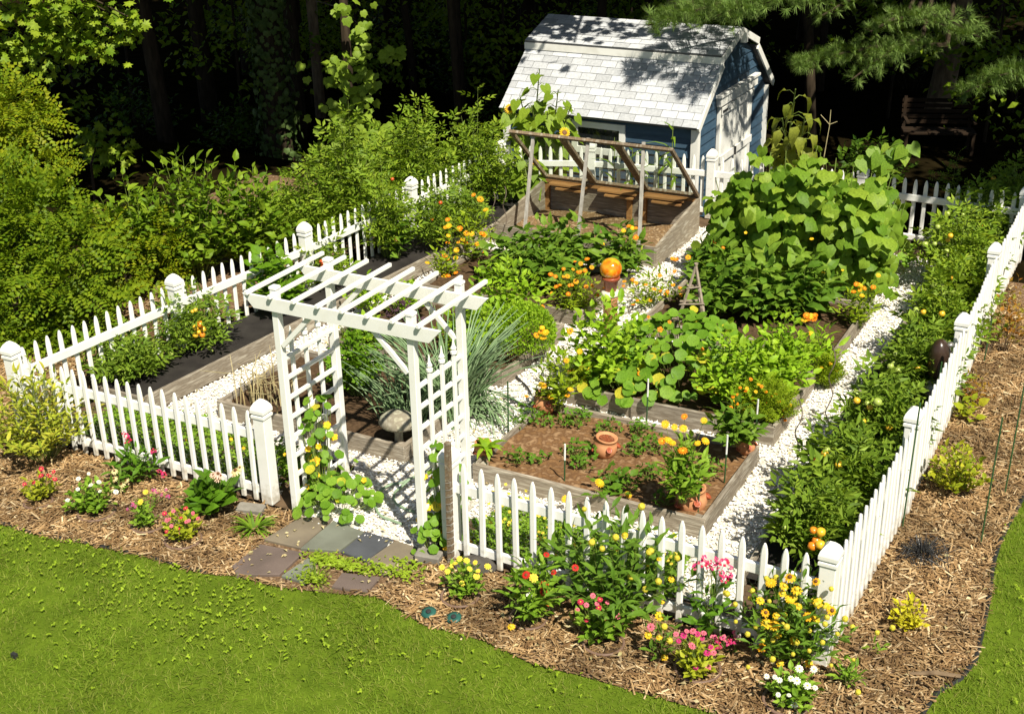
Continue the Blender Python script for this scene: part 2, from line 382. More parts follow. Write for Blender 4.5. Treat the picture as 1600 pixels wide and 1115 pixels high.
M['slab_brown'] = noisemat('brown_flagstone', (.20, .165, .115), (.135, .11, .08), 3, .75, .25, .3, 8)
M['slab_green'] = noisemat('greenish_flagstone', (.175, .185, .145), (.125, .13, .10), 3, .75, .25, .3, 8)
M['slab_blue'] = noisemat('blue_black_flagstone', (.085, .09, .10), (.06, .063, .07), 3, .7, .3, .3, 8)
M['slab_purple'] = noisemat('purple_flagstone', (.15, .112, .095), (.11, .083, .07), 3, .75, .25, .3, 8)

# ------------------------------------------------------------------ leaf and flower templates (grow along +Y, face +Z)
def fan(outline, cz=0., cy=None):
    o = np.array(outline, float)
    c = np.array([[0, cy if cy is not None else o[:, 1].mean(), cz]])
    v = np.concatenate([c, o]); n = len(o)
    return v, [(0, 1 + i, 1 + (i + 1) % n) for i in range(n)]
def ovate(w, fold=.07, droop=.16):
    v = np.array([(0,0,0), (0,.36,.02), (0,.72,-droop*.35), (0,1,-droop),
                  (-w,.30,fold), (w,.30,fold), (-w*.82,.64,fold-droop*.3), (w*.82,.64,fold-droop*.3)])
    return v, [(0,5,1), (0,1,4), (1,5,7,2), (1,2,6,4), (2,7,3), (2,3,6)]
def quadleaf(w, fold=.08, droop=.12):
    v = np.array([(0,0,0), (w,.45,fold), (0,1,-droop), (-w,.45,fold), (0,.45,0)])
    return v, [(0,1,4), (4,1,2), (0,4,3), (4,2,3)]
def compound(spec, w=.3):
    """spec: (x, y, angle, length, z)"""
    vs, fs = [], []
    for (x, y, a, L, z) in spec:
        k = sum(len(t) for t in vs)
        ca, sa = math.cos(a), math.sin(a)
        loc = [(0,0,0), (w*L,.45*L,.05*L), (0,L,-.18*L), (-w*L,.45*L,.05*L)]
        vs.append(np.array([(x + p*ca + q*sa, y - p*sa + q*ca, z + r) for p, q, r in loc]))
        fs += [(k, k+1, k+2), (k, k+2, k+3)]
    return np.concatenate(vs), fs
T = {}
T['ovate'] = ovate(.27); T['broad'] = ovate(.36, .05, .22); T['lance'] = ovate(.15, .05, .2); T['quad'] = quadleaf(.28); T['narrow'] = quadleaf(.13)
T['pepper'] = ovate(.24, .06, .34)
T['tomato'] = compound([(0,.62,0,.40,-.14), (.02,.55,.95,.36,-.09), (-.02,.55,-.95,.36,-.09), (.02,.30,1.1,.38,-.02), (-.02,.30,-1.1,.38,-.02), (0,.42,1.3,.15,-.03), (0,.42,-1.3,.15,-.03), (0,.12,1.4,.17,0), (0,.12,-1.4,.17,0)], .21)
T['locust'] = compound([(0,.93,0,.18,-.16)] + [(sg*.012, .10+.155*i, sg*1.25, .22 - .008*abs(i-3), -.004*i*i) for i in range(6) for sg in (1,-1)], .38)
T['straw'] = compound([(0,.5,0,.5,0), (.03,.5,1.35,.46,.02), (-.03,.5,-1.35,.46,.02)], .42)
T['celery'] = compound([(0,.45,0,.55,-.03), (.02,.45,.95,.5,0), (-.02,.45,-.95,.5,0), (.01,.15,1.3,.32,0), (-.01,.15,-1.3,.32,0)], .40)
T['fine'] = compound([(0,.55,0,.45,0), (0,.5,.7,.42,0), (0,.5,-.7,.42,0), (0,.28,.85,.42,0), (0,.28,-.85,.42,0), (0,.05,1,.36,0), (0,.05,-1,.36,0)], .17)
_mp = [(0,0),(.16,.10),(.48,.02),(.36,.25),(.62,.48),(.32,.50),(.34,.72),(.15,.66),(0,1),(-.15,.66),(-.34,.72),(-.32,.50),(-.62,.48),(-.36,.25),(-.48,.02),(-.16,.10)]
T['maple'] = fan([(x, y, -.12*abs(x) - .05*y) for x, y in _mp], .02, .38)
T['grape'] = fan([(x*1.02, y, -.1*abs(x) - .1*y*y) for x, y in [(0,.06),(.3,-.06),(.52,.18),(.46,.42),(.52,.62),(.26,.70),(0,1),(-.26,.70),(-.52,.62),(-.46,.42),(-.52,.18),(-.3,-.06)]], .04, .3)
T['cuke1'] = fan([(x, y, z) for x, y, z in [(0,.10,0),(.26,-.06,-.04),(.52,.16,-.10),(.50,.44,-.05),(.40,.66,-.10),(.20,.80,-.04),(0,1,-.16),(-.20,.80,-.04),(-.40,.66,-.10),(-.50,.44,-.05),(-.52,.16,-.10),(-.26,-.06,-.04)]], .07, .38)
T['cuke2'] = fan([(x, y, z) for x, y, z in [(0,.12,0),(.22,-.02,.02),(.46,.10,-.14),(.56,.40,-.16),(.34,.60,-.02),(.16,.84,-.10),(-.02,.98,-.22),(-.22,.78,-.06),(-.44,.60,-.02),(-.54,.36,.02),(-.44,.10,.03),(-.24,-.04,-.02)]], .03, .36)
T['nast'] = fan([(.5*math.sin(a)*(1+.04*math.cos(5*a)), .5-.5*math.cos(a)*(1+.04*math.cos(5*a)), .05+.03*math.cos(3*a)) for a in np.linspace(0, 2*PI, 11)[:-1]], -.03, .45)
T['heart'] = fan([(x, y, z) for x, y, z in [(0,.10,.02),(.20,-.03,.05),(.40,.10,.02),(.42,.34,-.02),(.28,.62,-.10),(.10,.86,-.20),(0,1,-.28),(-.10,.86,-.20),(-.28,.62,-.10),(-.42,.34,-.02),(-.40,.10,.02),(-.20,-.03,.05)]], -.05, .42)
def blade(w, bend, n=4):
    v, f = [], []
    for i in range(n + 1):
        t = i / n; ww = w * (1 - t**2.2) + .002
        y = math.sin(t * bend) / bend; z = (1 - math.cos(t * bend)) / bend
        v += [(-ww, y, -z), (ww, y, -z)]
    for i in range(n):
        f.append((2*i, 2*i+1, 2*i+3, 2*i+2))
    return np.array(v), f
T['blade'] = blade(.035, 1.2); T['strap'] = blade(.05, 1.5); T['grass'] = blade(.035, .9, 2); T['wiltleaf'] = ovate(.30, .14, .75)
def reed(r, bend, n=4):
    mb = MB(); t = np.linspace(0, 1, n + 1)
    mb.tube(np.c_[np.zeros(n+1), np.sin(t*bend)/bend, -(1-np.cos(t*bend))/bend], r * (1 - .8*t), 3, cap=False)
    return np.concatenate(mb.v), [tuple(a) for a in np.concatenate(mb.l).reshape(-1, 4)]
T['reed'] = reed(.017, .85)
def needletuft(n=34):
    vs, fs = [], []
    rg = np.random.default_rng(3)
    for i in range(n):
        a = i * 2.4; e = rg.uniform(.15, 1.35)
        d = np.array([math.cos(a)*math.sin(e), math.cos(e), math.sin(a)*math.sin(e)])
        s = np.cross(d, [0.3, 0.2, 1]); s /= np.linalg.norm(s)
        b = np.array([0, rg.uniform(-.3, .1), 0])
        L = rg.uniform(.8, 1.05); k = len(vs)
        vs += [b - s*.026, b + s*.026, b + d*L + np.array([0, 0, -.1])]
        fs.append((k, k+1, k+2))
    return np.array(vs), fs
T['needle'] = needletuft()

def norm(a):
    return a / (np.linalg.norm(a, axis=-1, keepdims=True) + 1e-9)
def frames(d, nrm, size, roll=.5):
    """leaf matrices: +Y along d, +Z near nrm"""
    d = norm(d); N = len(d)
    nn = norm(nrm + R.normal(0, roll, (N, 3)))
    x = norm(np.cross(d, nn)); z = np.cross(x, d)
    return np.stack([x, d, z], axis=2) * np.asarray(size).reshape(-1, 1, 1)
def leafpos(n, size, spread=.3):
    return np.asarray(size) * R.uniform(1 - spread, 1 + spread, n)

MESH = {}
def flower_mesh(kindname):
    if kindname in MESH: return MESH[kindname]
    k = kindname; mb = MB()
    def petals(n, L, w, cup, z=0., off=0., r0=.18):
        for i in range(n):
            a = i * 2*PI/n + off; ca, sa = math.cos(a), math.sin(a)
            prof = [(r0, 0, z), (r0 + L*.5, w, z + cup*.5 + .05), (r0 + L, w*.55, z + cup), (r0 + L, -w*.55, z + cup), (r0 + L*.5, -w, z + cup*.5 + .05), (r0+L*.55, 0, z + cup*.5)]
            v = [(p*ca - q*sa, p*sa + q*ca, zz) for p, q, zz in prof]
            mb.add(v, [(0,1,5), (1,2,5), (2,3,5), (3,4,5), (4,0,5)], 0)
    def disc(r, h, m=1):
        mb.lathe([(r*.9, -.02), (r, h*.3), (r*.7, h*.85), (r*.15, h)], 8, m=m)
    P = {'zin_red': ('p_red','c_yel'), 'zin_pink': ('p_pink','c_brown'), 'zin_white': ('p_whi','c_yel'), 'zin_yel': ('p_lem','c_yel'), 'zin_crim': ('p_crim','c_yel'), 'zin_mag': ('p_mag','c_brown'),
         'cal_ora': ('p_ora','c_yel'), 'cal_yel': ('p_yel','c_yel'), 'cal_amb': ('p_amb','c_brown'), 'hel_yel': ('p_yel','c_olive'), 'hel_amb': ('p_amb','c_brown'),
         'gail_red': ('p_red','c_brown'), 'cone_blush': ('p_blush','c_brown'), 'cone_cream': ('p_cream','c_brown'), 'ball': ('c_olive','c_olive'),
         'phl_mag': ('p_mag','p_pink'), 'phl_crim': ('p_crim','p_mag'), 'phl_white': ('p_whi','p_whi'), 'phl_pur': ('p_pur','p_mag'), 'nas_yel': ('p_yel','p_amb'), 'nas_ora': ('p_ora','p_red'), 'mar_ora': ('p_ora','p_amb'), 'mar_yel': ('p_yel','p_lem'),
         'viola': ('p_lem','p_whi'), 'sunfl': ('p_yel','c_brown')}[k]
    s = k.split('_')[0]
    if s == 'zin': petals(9, .82, .27, -.08); petals(8, .55, .24, .14, .08, .3); disc(.26, .2)
    elif s == 'cal': petals(13, .8, .17, -.02); petals(11, .6, .16, .14, .05, .2); disc(.27, .14)
    elif s == 'hel': petals(9, .78, .26, -.34); disc(.42, .42)
    elif s == 'gail': petals(10, .75, .25, -.1); disc(.36, .26)
    elif s == 'cone': petals(11, .85, .17, -.5); disc(.34, .4)
    elif s == 'ball': mb.lathe([(.1,-1), (.84,-.6), (1.,0), (.8,.64), (.16,1.)], 8)
    elif s == 'sunfl': petals(16, .65, .12, .02, 0, 0, .4); petals(14, .5, .11, .12, .03, .2, .4); disc(.5, .16)
    elif s == 'phl':
        rg = np.random.default_rng(len(k))
        for i in range(15):
            c = rg.normal(0, 1, 3); c /= np.linalg.norm(c); c[2] = abs(c[2])*.7; c[:2] *= .8
            for j in range(5):
                a = j*2*PI/5 + i; u = np.array([math.cos(a), math.sin(a), .1]); w = np.array([-math.sin(a), math.cos(a), 0])
                mb.add([c, c + u*.2 + w*.12, c + u*.32, c + u*.2 - w*.12], [(0,3,2,1)], i % 2)
    elif s == 'nas':
        petals(5, .8, .42, .2, 0, 0, .05)
        mb.lathe([(.10,-.35), (.16,-.1), (.22,.05), (.03,.08)], 6, m=1)
    elif s == 'mar': petals(7, .75, .36, .0); petals(5, .45, .3, .25, .1, .4); disc(.2, .35)
    elif s == 'viola': petals(5, .7, .42, .0); disc(.2, .1)
    MESH[k] = mb.mesh('flower_' + k, [M[P[0]], M[P[1]]])
    return MESH[k]

TOCAM = Vector((0.45, -0.80, 0.45))
def flower(parent, kindname, loc, size, tilt=.5, name='flower'):
    d = (Vector((0, 0, 1)) * (1 - tilt) + TOCAM * tilt + Vector((random.uniform(-.35,.35), random.uniform(-.35,.35), random.uniform(-.1,.2)))).normalized()
    o = link(name, flower_mesh(kindname), parent, loc)
    o.rotation_euler = (d.to_track_quat('Z', 'Y') @ Matrix.Rotation(random.uniform(0, 6.28), 3, 'Z').to_quaternion()).to_euler()
    s = size / 2 * random.uniform(.7, 1.18)
    o.scale = (s, s, s)
    return o

def stems(w, h, n, power=1.6, spread=1., ell=1., hv=.15, base=.08):
    """n curved stems of a clump: arrays of 6 points each, root at the origin"""
    out = []
    for i in range(n):
        a = i * 2.39996 + R.uniform(-.3, .3); r = math.sqrt((i + .5) / n)
        tip = np.array([math.cos(a)*r*w/2*spread, math.sin(a)*r*w/2*spread*ell, h*(1 - .62*r**power)*R.uniform(1-hv, 1+hv*.4)])
        b = np.array([math.cos(a)*w*base*r, math.sin(a)*w*base*r, 0])
        mid = b*.4 + tip*np.array([.45, .45, .62])
        t = np.linspace(0, 1, 6)[:, None]
        out.append((1-t)**2*b + 2*t*(1-t)*mid + t*t*tip)
    return out
GROW = {'basil': (1.34, 1.2), 'purple_basil': (1.15, 1.05), 'pepper_plant': (1.15, 1.05), 'helenium': (1.3, 1.12), 'calendula': (1.1, 1.0), 'celery': (1.15, 1.1)}
def plant(name, label, cat, x, y, z, w, h, leaf, ls, mat, nst=14, per=10, fl=None, fs=.05, nfl=0, t0=.22, up=.25, power=1.6, ell=1., group=None,
          stem='stem', sr=.004, roll=.45, pts=None, hv=.15, extra=None, fname='flower', flower_stems=True, tilt=.5, leaf2=None, seedless=False):
    g_ = GROW.get(name, (1, 1)); w *= g_[0]; h *= g_[1]
    fs *= .85
    root = thing(name, label, cat, (x, y, z), 0, group)
    S = stems(w, h, nst, power, ell=ell, hv=hv)
    sm = MB()
    P, D, Z = [], [], []
    for st in S:
        sm.tube(st, np.linspace(sr, sr*.45, 6), 4, cap=False)
        tt = np.linspace(t0, 1, per) + R.normal(0, .02, per)
        idx = np.clip(tt * 5, 0, 4.999); i0 = idx.astype(int); fr = (idx - i0)[:, None]
        p = st[i0]*(1-fr) + st[i0+1]*fr
        axis = norm(st[i0+1] - st[i0])
        az = np.arange(per) * 2.39996 + R.uniform(0, 6)
        d = np.c_[np.cos(az), np.sin(az), np.full(per, up)] + axis*.35
        d[-1] += axis[-1]*1.2
        P.append(p); D.append(d); Z.append(np.tile([0, 0, 1.], (per, 1)) + axis*.3)
    P = np.concatenate(P); D = norm(np.concatenate(D)); Z = np.concatenate(Z)
    size = leafpos(len(P), ls, .35)
    mb = MB(); mb.scatter(T[leaf], P + D*size[:, None]*.12, frames(D, Z, size, roll))
    mats = [M[mat]]
    tips = [s[-1] for s in S]
    if fl:
        ks = fl if isinstance(fl, (list, tuple)) else [fl]
        if pts is None:
            o = sorted(tips, key=lambda p: -(p[2] + .5*(p[0]*.48 - p[1]*.88)))
            pts = [tuple(p + np.array([0, 0, fs*.4])) for p in o[:nfl]]
            direct = True
        else:
            direct = False
        for i, p in enumerate(pts):
            if not direct and flower_stems:
                j = min(range(len(S)), key=lambda j: (S[j][3][0]-p[0])**2 + (S[j][3][1]-p[1])**2 + .3*(S[j][3][2]-p[2])**2)
                a = S[j][3]; pp = np.array(p)
                sm.tube([a, a*.5 + pp*.5 + np.array([0, 0, .02]), pp], [sr*.8, sr*.6, sr*.5], 3, cap=False)
            flower(root, ks[i % len(ks)], p, fs, tilt, fname)
    mk('stem', sm, [M[stem]], root)
    mk('foliage', mb, mats, root)
    return root, S
def bigleaf_obj(parent, tname, mat, loc, d, n, size, name='leaf'):
    key = (tname, mat)
    if key not in MESH:
        mb = MB(); mb.add(*T[tname]); MESH[key] = mb.mesh('leaf_' + tname, [M[mat]], True)
    d = Vector(d).normalized(); n = Vector(n).normalized()
    x = d.cross(n).normalized(); zz = x.cross(d)
    o = link(name, MESH[key], parent)
    o.matrix_local = Matrix.Translation(loc) @ Matrix((x, d, zz)).transposed().to_4x4() @ Matrix.Scale(size, 4)
    return o
def fruit_mesh(mat):
    if ('fruit', mat) not in MESH:
        mb = MB(); mb.lathe([(.05,-.44), (.34,-.38), (.5,-.08), (.44,.26), (.22,.40), (.03,.36)], 10)
        MESH[('fruit', mat)] = mb.mesh('fruit_' + mat, [M[mat]], True)
    return MESH[('fruit', mat)]
def fruit(parent, mat, loc, size, name='tomato'):
    s = size * random.uniform(.7, 1.05)
    return link(name, fruit_mesh(mat), parent, loc, (random.uniform(-.4,.4), random.uniform(-.4,.4), random.uniform(0,6)), (s, s, s))

def inpoly(pts, poly):
    x, y = pts[:, 0], pts[:, 1]; poly = np.asarray(poly); r = np.zeros(len(pts), bool); j = len(poly) - 1
    for i in range(len(poly)):
        xi, yi = poly[i][:2]; xj, yj = poly[j][:2]
        c = ((yi > y) != (yj > y)) & (x < (xj - xi) * (y - yi) / (yj - yi + 1e-12) + xi)
        r ^= c; j = i
    return r
def sample_poly(poly, n):
    p = np.asarray(poly)[:, :2]; lo, hi = p.min(0), p.max(0); out = []; c = 0
    while c < n:
        q = R.uniform(lo, hi, (n * 2, 2)); q = q[inpoly(q, p)]; out.append(q); c += len(q)
    return np.concatenate(out)[:n]
OCTA = (np.array([(-.5,-.12,0),(.5,.08,0),(0.05,.5,.05),(-.05,-.5,-.03),(.1,0,.5),(-.08,0,-.5)]),
        [(1,2,4),(2,0,4),(0,3,4),(3,1,4),(2,1,5),(0,2,5),(3,0,5),(1,3,5)])
CHIP = (np.array([(-.5,-.3,0),(-.5,.3,.1),(.5,.35,0),(.5,-.25,.1),(-.4,0,.5),(.42,0,.42)]), [(0,3,5,4),(1,4,5,2),(0,4,1),(3,2,5),(0,1,2,3)])
def chips(pos, tpl, lx, ly, lz, tilt):
    N = len(pos); a = R.uniform(0, 2*PI, N)
    x = np.c_[np.cos(a), np.sin(a), R.normal(0, tilt, N)]; x = norm(x)
    up = norm(np.c_[R.normal(0, tilt, (N, 2)), np.ones(N)])
    y = norm(np.cross(up, x)); z = np.cross(x, y)
    m = np.stack([x*R.uniform(*lx, N)[:, None], y*R.uniform(*ly, N)[:, None], z*R.uniform(*lz, N)[:, None]], axis=2)
    return MB().scatter(tpl, pos, m)

# ================================================================== SETTING
def hgt(x, y):
    """ground height: the garden is level, the wood behind it falls away"""
    x = np.asarray(x, float); y = np.asarray(y, float)
    t = np.clip((y - 9.95) / .9, 0, 1)
    return -.5 * t*t*(3-2*t) - .012 * np.clip(y - 11, 0, 60)
def grid_sheet(name, xs, ys, z0, mat):
    X, Y = np.meshgrid(xs, ys); Z = hgt(X, Y) + z0
    nx, ny = len(xs), len(ys)
    f = [(j*nx+i, j*nx+i+1, (j+1)*nx+i+1, (j+1)*nx+i) for j in range(ny-1) for i in range(nx-1)]
    return kind(mk(name, MB().add(np.c_[X.ravel(), Y.ravel(), Z.ravel()], f), M[mat], None, True), 'structure')
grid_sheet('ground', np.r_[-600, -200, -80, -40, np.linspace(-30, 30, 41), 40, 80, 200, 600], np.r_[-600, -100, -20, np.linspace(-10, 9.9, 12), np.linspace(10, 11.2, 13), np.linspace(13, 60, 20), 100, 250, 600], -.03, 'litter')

def sheet(name, poly, z, mat, parent=None):
    o = mk(name, MB().add([(p[0], p[1], z) for p in poly], [tuple(range(len(poly)))]), M[mat], parent)
    return o if parent else kind(o, 'structure')
EDGE_F = [(-4, -1.2), (-1, -1.35), (0.2, -1.42)] + [(1.15, -1.39, 0.00), (1.62, -1.37, 0.00), (2.09, -1.29, 0.00), (2.78, -1.21, 0.00), (3.40, -1.18, 0.00), (3.65, -1.09, 0.00), (4.07, -1.06, 0.00), (4.57, -0.92, 0.00), (4.93, -0.79, 0.00), (5.48, -0.96, 0.00), (6.04, -0.92, 0.00), (6.49, -1.01, 0.00), (6.85, -0.97, 0.00), (7.36, -0.95, 0.00), (7.81, -0.93, -0.00)] + [(8.3, -.95), (8.8, -.72)]
EDGE_R = [(9.27, -0.27, 0.00), (9.32, 0.03, 0.00), (9.44, 0.26, 0.00), (9.50, 0.55, 0.00), (9.48, 0.99, 0.00), (9.45, 1.46, 0.00), (9.40, 1.97, 0.00), (9.39, 2.30, 0.00), (9.41, 2.66, 0.00), (9.46, 3.25, 0.00)] + [(9.5, 4.2), (9.7, 6), (10.2, 9)]
EDGE = [(p[0], p[1]) for p in EDGE_F + EDGE_R]
lawn_poly = EDGE + [(30, 9), (30, -30), (-20, -30), (-20, -1.2)]
mulch_poly = EDGE + [(8.42, 9), (8.42, -.02), (-.02, -.02), (-.3, 9), (-4, 9)]
sheet('lawn', lawn_poly, -.012, 'lawnbase')
sheet('mulch_bed', mulch_poly, -.004, 'mulchbase')
sheet('garden_soil', [(0, .02), (8.42, .02), (8.42, 9.9), (.7, 9.9), (0, 2)], -.010, 'ground')

# white gravel paths
BED = {'a': (1.55, 3.92, 1.22, 2.76), 'f': (4.70, 7.06, 1.22, 2.76), 'b': (1.62, 3.98, 3.16, 4.74), 'c': (4.72, 7.08, 3.15, 4.72),
       'e': (1.66, 4.00, 5.12, 6.70), 'd': (4.76, 7.13, 5.20, 6.90)}
CF = (1.52, 4.06, 7.45, 9.12)
def left_edge(y): return .72 + .085 * y
gravel_poly = [(left_edge(1.0)+.05, 1.0), (3.52, .98), (3.54, -.10), (4.96, -.16), (4.98, .62), (7.05, .72), (7.15, .30), (7.60, .30), (7.57, 9.4), (left_edge(9.4)+.05, 9.4)]
sheet('gravel_path', gravel_poly, 0.0, 'gravelbase')
gp = sample_poly(gravel_poly, 60000)
keep = np.ones(len(gp), bool)
for (x0, x1, y0, y1) in list(BED.values()) + [CF]:
    keep &= ~((gp[:, 0] > x0+.01) & (gp[:, 0] < x1-.01) & (gp[:, 1] > y0+.01) & (gp[:, 1] < y1-.01))
gp = gp[keep]
gz = .004 + .022 * R.random(len(gp))
kind(mk('white_gravel', chips(np.c_[gp, gz], OCTA, (.022, .052), (.016, .034), (.012, .026), .3), M['gravel']), 'stuff')

# bark mulch
mp_ = sample_poly([p for p in EDGE if p[1] < 8.9] + [(8.44, 8.9), (8.44, -.0), (8.3, -.06), (0, -.06), (-.1, 3.5), (-2.2, 3.5), (-2.2, -1.2)], 56000)
mz = .004 + .03 * R.random(len(mp_)) ** 1.5
FLAG = [(3.63, -1.06, 0.00), (3.54, -0.54, 0.00), (3.60, -0.07, 0.00), (4.19, 0.01, 0.00), (4.65, -0.00, 0.00), (4.88, -0.03, 0.00), (4.99, -0.22, 0.00), (4.90, -0.75, 0.00), (4.57, -0.92, 0.00), (4.05, -1.04, 0.00)]
keep = ~inpoly(mp_, FLAG)
kind(mk('bark_mulch', chips(np.c_[mp_, mz][keep], CHIP, (.025, .15), (.006, .030), (.004, .014), .25), M['mulch']), 'stuff')

# dry fallen leaves and petals on paths, stones and mulch
q = np.concatenate([sample_poly(gravel_poly, 420), sample_poly(FLAG, 50), mp_[:420]])
a = R.uniform(0, 2*PI, len(q))
kind(mk('fallen_leaves', MB().scatter(T['quad'], np.c_[q, np.where(np.arange(len(q)) < 420, .032, .046)], frames(np.c_[np.cos(a), np.sin(a), R.normal(0, .15, len(q))], np.tile([0, 0, 1.], (len(q), 1)), leafpos(len(q), .045, .5), .35)), M['straw']), 'stuff')

# lawn grass: blades, clover
n = 260000
gx = R.uniform([1.0, -4.6], [11.2, 3.2], (n, 2))
inl = inpoly(gx, lawn_poly)
near = (gx[:, 1] > -1.3 - .62 * (gx[:, 0] - .5) - .6) | (gx[:, 0] > 8)
gx = gx[inl & near]
def noise2(p, s, k=0):
    return (np.sin(p[:, 0]*s + 1.3*k) * np.cos(p[:, 1]*s*1.17 + k) + np.sin(p[:, 0]*s*2.3 + p[:, 1]*s*1.7 + k*2) * .6) / 1.6
a = R.uniform(0, 2*PI, len(gx)); lean = R.uniform(.25, 1.5, len(gx))
d = np.c_[np.cos(a)*lean, np.sin(a)*lean, np.ones(len(gx))]
sz = R.uniform(.026, .058, len(gx)) * (1 + .28 * noise2(gx, 2.1) + .22 * noise2(gx, 6.3, 2))
kind(mk('grass', MB().scatter(T['grass'], np.c_[gx, np.full(len(gx), -.012)], frames(d, np.c_[-np.cos(a), -np.sin(a), np.full(len(gx), .4)], sz*1.25, .3)), M['grass']), 'stuff')
# fringe of longer grass and clover patches near the mulch
pts = []
for (cx, cy, r, k) in [(1.3,-1.6,.35,160),(2.0,-1.5,.4,170),(2.6,-1.65,.35,160),(3.2,-1.5,.4,220),(3.6,-1.6,.4,200),(3.9,-1.4,.35,200),(2.9,-2.1,.3,80),(4.2,-1.9,.35,90),(3.5,-2.4,.3,50),(4.6,-1.6,.3,110),(5.2,-1.5,.3,80),(2.2,-2.4,.25,30),
                       (6.0,-1.3,.3,60),(6.9,-1.25,.25,50),(9.75,.6,.25,40),(9.8,1.8,.3,60),(9.7,2.8,.25,40)]:
    pts.append(R.normal(0, r*.75, (int(k*.38), 2)) + [cx, cy])
pts = np.concatenate(pts); pts = pts[inpoly(pts, lawn_poly)]
a = R.uniform(0, 2*PI, len(pts))
cl = MB().scatter(T['straw'], np.c_[pts, R.uniform(.022, .036, len(pts))], frames(np.c_[np.cos(a), np.sin(a), R.uniform(-.05, .12, len(pts))], np.tile([0, -.2, 1.], (len(pts), 1)), R.uniform(.03, .055, len(pts)), .2))
kind(mk('clover', cl, M['clover']), 'stuff')

# black lawn edging along the mulch on the right and lower front
mb = MB()
mb.tube([(p[0], p[1], .0) for p in EDGE_R], .019, 5)
tag(mk('lawn_edging', mb, M['edging']), 'black plastic lawn edging between the mulch and the right lawn', 'edging')
mb = MB(); mb.tube([(p[0], p[1] + .02, .0) for p in EDGE_F[3:8]], .016, 5)
tag(mk('lawn_edging', mb, M['edging']), 'black plastic edging at the front of the left mulch bed', 'edging')

# flagstones
fl = kind(sheet('flagstone_path', FLAG, .002, 'mulchbase'), 'structure')
def slab(poly, mat, z=.03):
    mb = MB(); c = np.mean([p[:2] for p in poly], axis=0)
    q = [(p[0], p[1]) for p in poly]
    top = [tuple(c + (np.array(p) - c)*.975) for p in q]
    n = len(q)
    v = [(p[0], p[1], -.02) for p in q] + [(p[0], p[1], z - .008) for p in q] + [(p[0], p[1], z) for p in top]
    ct = np.cross(np.subtract(q[1], q[0]), np.subtract(q[2], q[1]))
    if ct < 0:
        v = v[:n][::-1] + v[n:2*n][::-1] + v[2*n:][::-1]
    f = [tuple(range(2*n, 3*n))] + [(k*n+i, k*n+(i+1) % n, (k+1)*n+(i+1) % n, (k+1)*n+i) for k in (0, 1) for i in range(n)]
    mb.add(v, f)
    return mk('flagstone', mb, M[mat], fl)
slab([(3.55, -0.54, 0.00), (3.62, -0.09, 0.00), (3.89, 0.04, 0.00), (3.91, -0.08, 0.00), (3.93, -0.51, 0.00)], 'slab_brown')
slab([(3.94, -0.52, 0.00), (3.93, -0.01, 0.00), (4.29, -0.04, 0.00), (4.27, -0.40, 0.00)], 'slab_green', .034)
slab([(4.29, -0.40, 0.00), (4.30, -0.03, 0.00), (4.60, -0.03, 0.00), (4.57, -0.42, 0.00)], 'slab_blue')
slab([(4.58, -0.44, 0.00), (4.63, -0.04, 0.00), (4.86, -0.05, 0.00), (4.94, -0.15, 0.00), (4.84, -0.54, 0.00), (4.67, -0.49, 0.00)], 'slab_brown', .035)
slab([(3.57, -1.01, 0.00), (3.57, -0.62, 0.00), (4.00, -0.56, 0.00), (4.02, -0.93, 0.00), (3.69, -1.10, 0.00)], 'slab_purple')
slab([(4.05, -0.94, 0.00), (4.09, -0.61, 0.00), (4.19, -0.62, 0.00), (4.30, -0.93, 0.00)], 'slab_green')
slab([(4.53, -0.88, 0.00), (4.49, -0.67, 0.00), (4.82, -0.58, 0.00), (4.84, -0.81, 0.00)], 'slab_purple')

# ------------------------------------------------------------------ picket fences
def picket_mesh():
    if 'picket' not in MESH:
        mb = MB(); prof = [(1, 0), (1, .80), (.96, .845), (.80, .885), (.55, .915), (.22, .934)]
        w, t = .029, .015
        ring = [(-w, -t*.35), (-w*.62, -t), (w*.62, -t), (w, -t*.35), (w, t*.35), (w*.62, t), (-w*.62, t), (-w, t*.35)]
        v = [(x*s, y*(.55+.45*s), z) for s, z in prof for x, y in ring]
        f = [(k*8+i, k*8+(i+1) % 8, k*8+8+(i+1) % 8, k*8+8+i) for k in range(len(prof)-1) for i in range(8)] + [tuple(range(40, 48)), tuple(range(7, -1, -1))]
        MESH['picket'] = mb.add(v, f).mesh('picket', [M['picket']])
    return MESH['picket']
def fence_post(parent, loc, h=1.077):
    if 'post' not in MESH:
        MESH['post'] = MB().box((0, 0, .45), (.125, .125, .90), bev=.006).mesh('fence_post', [M['picket']])
        c = MB()
        def sq(r, z): return [(-r, -r, z), (r, -r, z), (r, r, z), (-r, r, z)]
        lv = [sq(.064, .90), sq(.072, .905), sq(.072, .93), sq(.060, .938), sq(.060, .945), sq(.074, .955), sq(.074, .985), sq(.066, 1.015), sq(.045, 1.05), sq(.018, 1.077)]
        v = [p for l in lv for p in l]; n = len(lv)
        c.add(v, [(k*4+i, k*4+(i+1) % 4, k*4+4+(i+1) % 4, k*4+4+i) for k in range(n-1) for i in range(4)] + [tuple(range(4*n-4, 4*n)), (3, 2, 1, 0)])
        MESH['cap'] = c.mesh('post_cap', [M['white']])
    p = link('post', MESH['post'], parent, loc)
    link('cap', MESH['cap'], p)
    return p
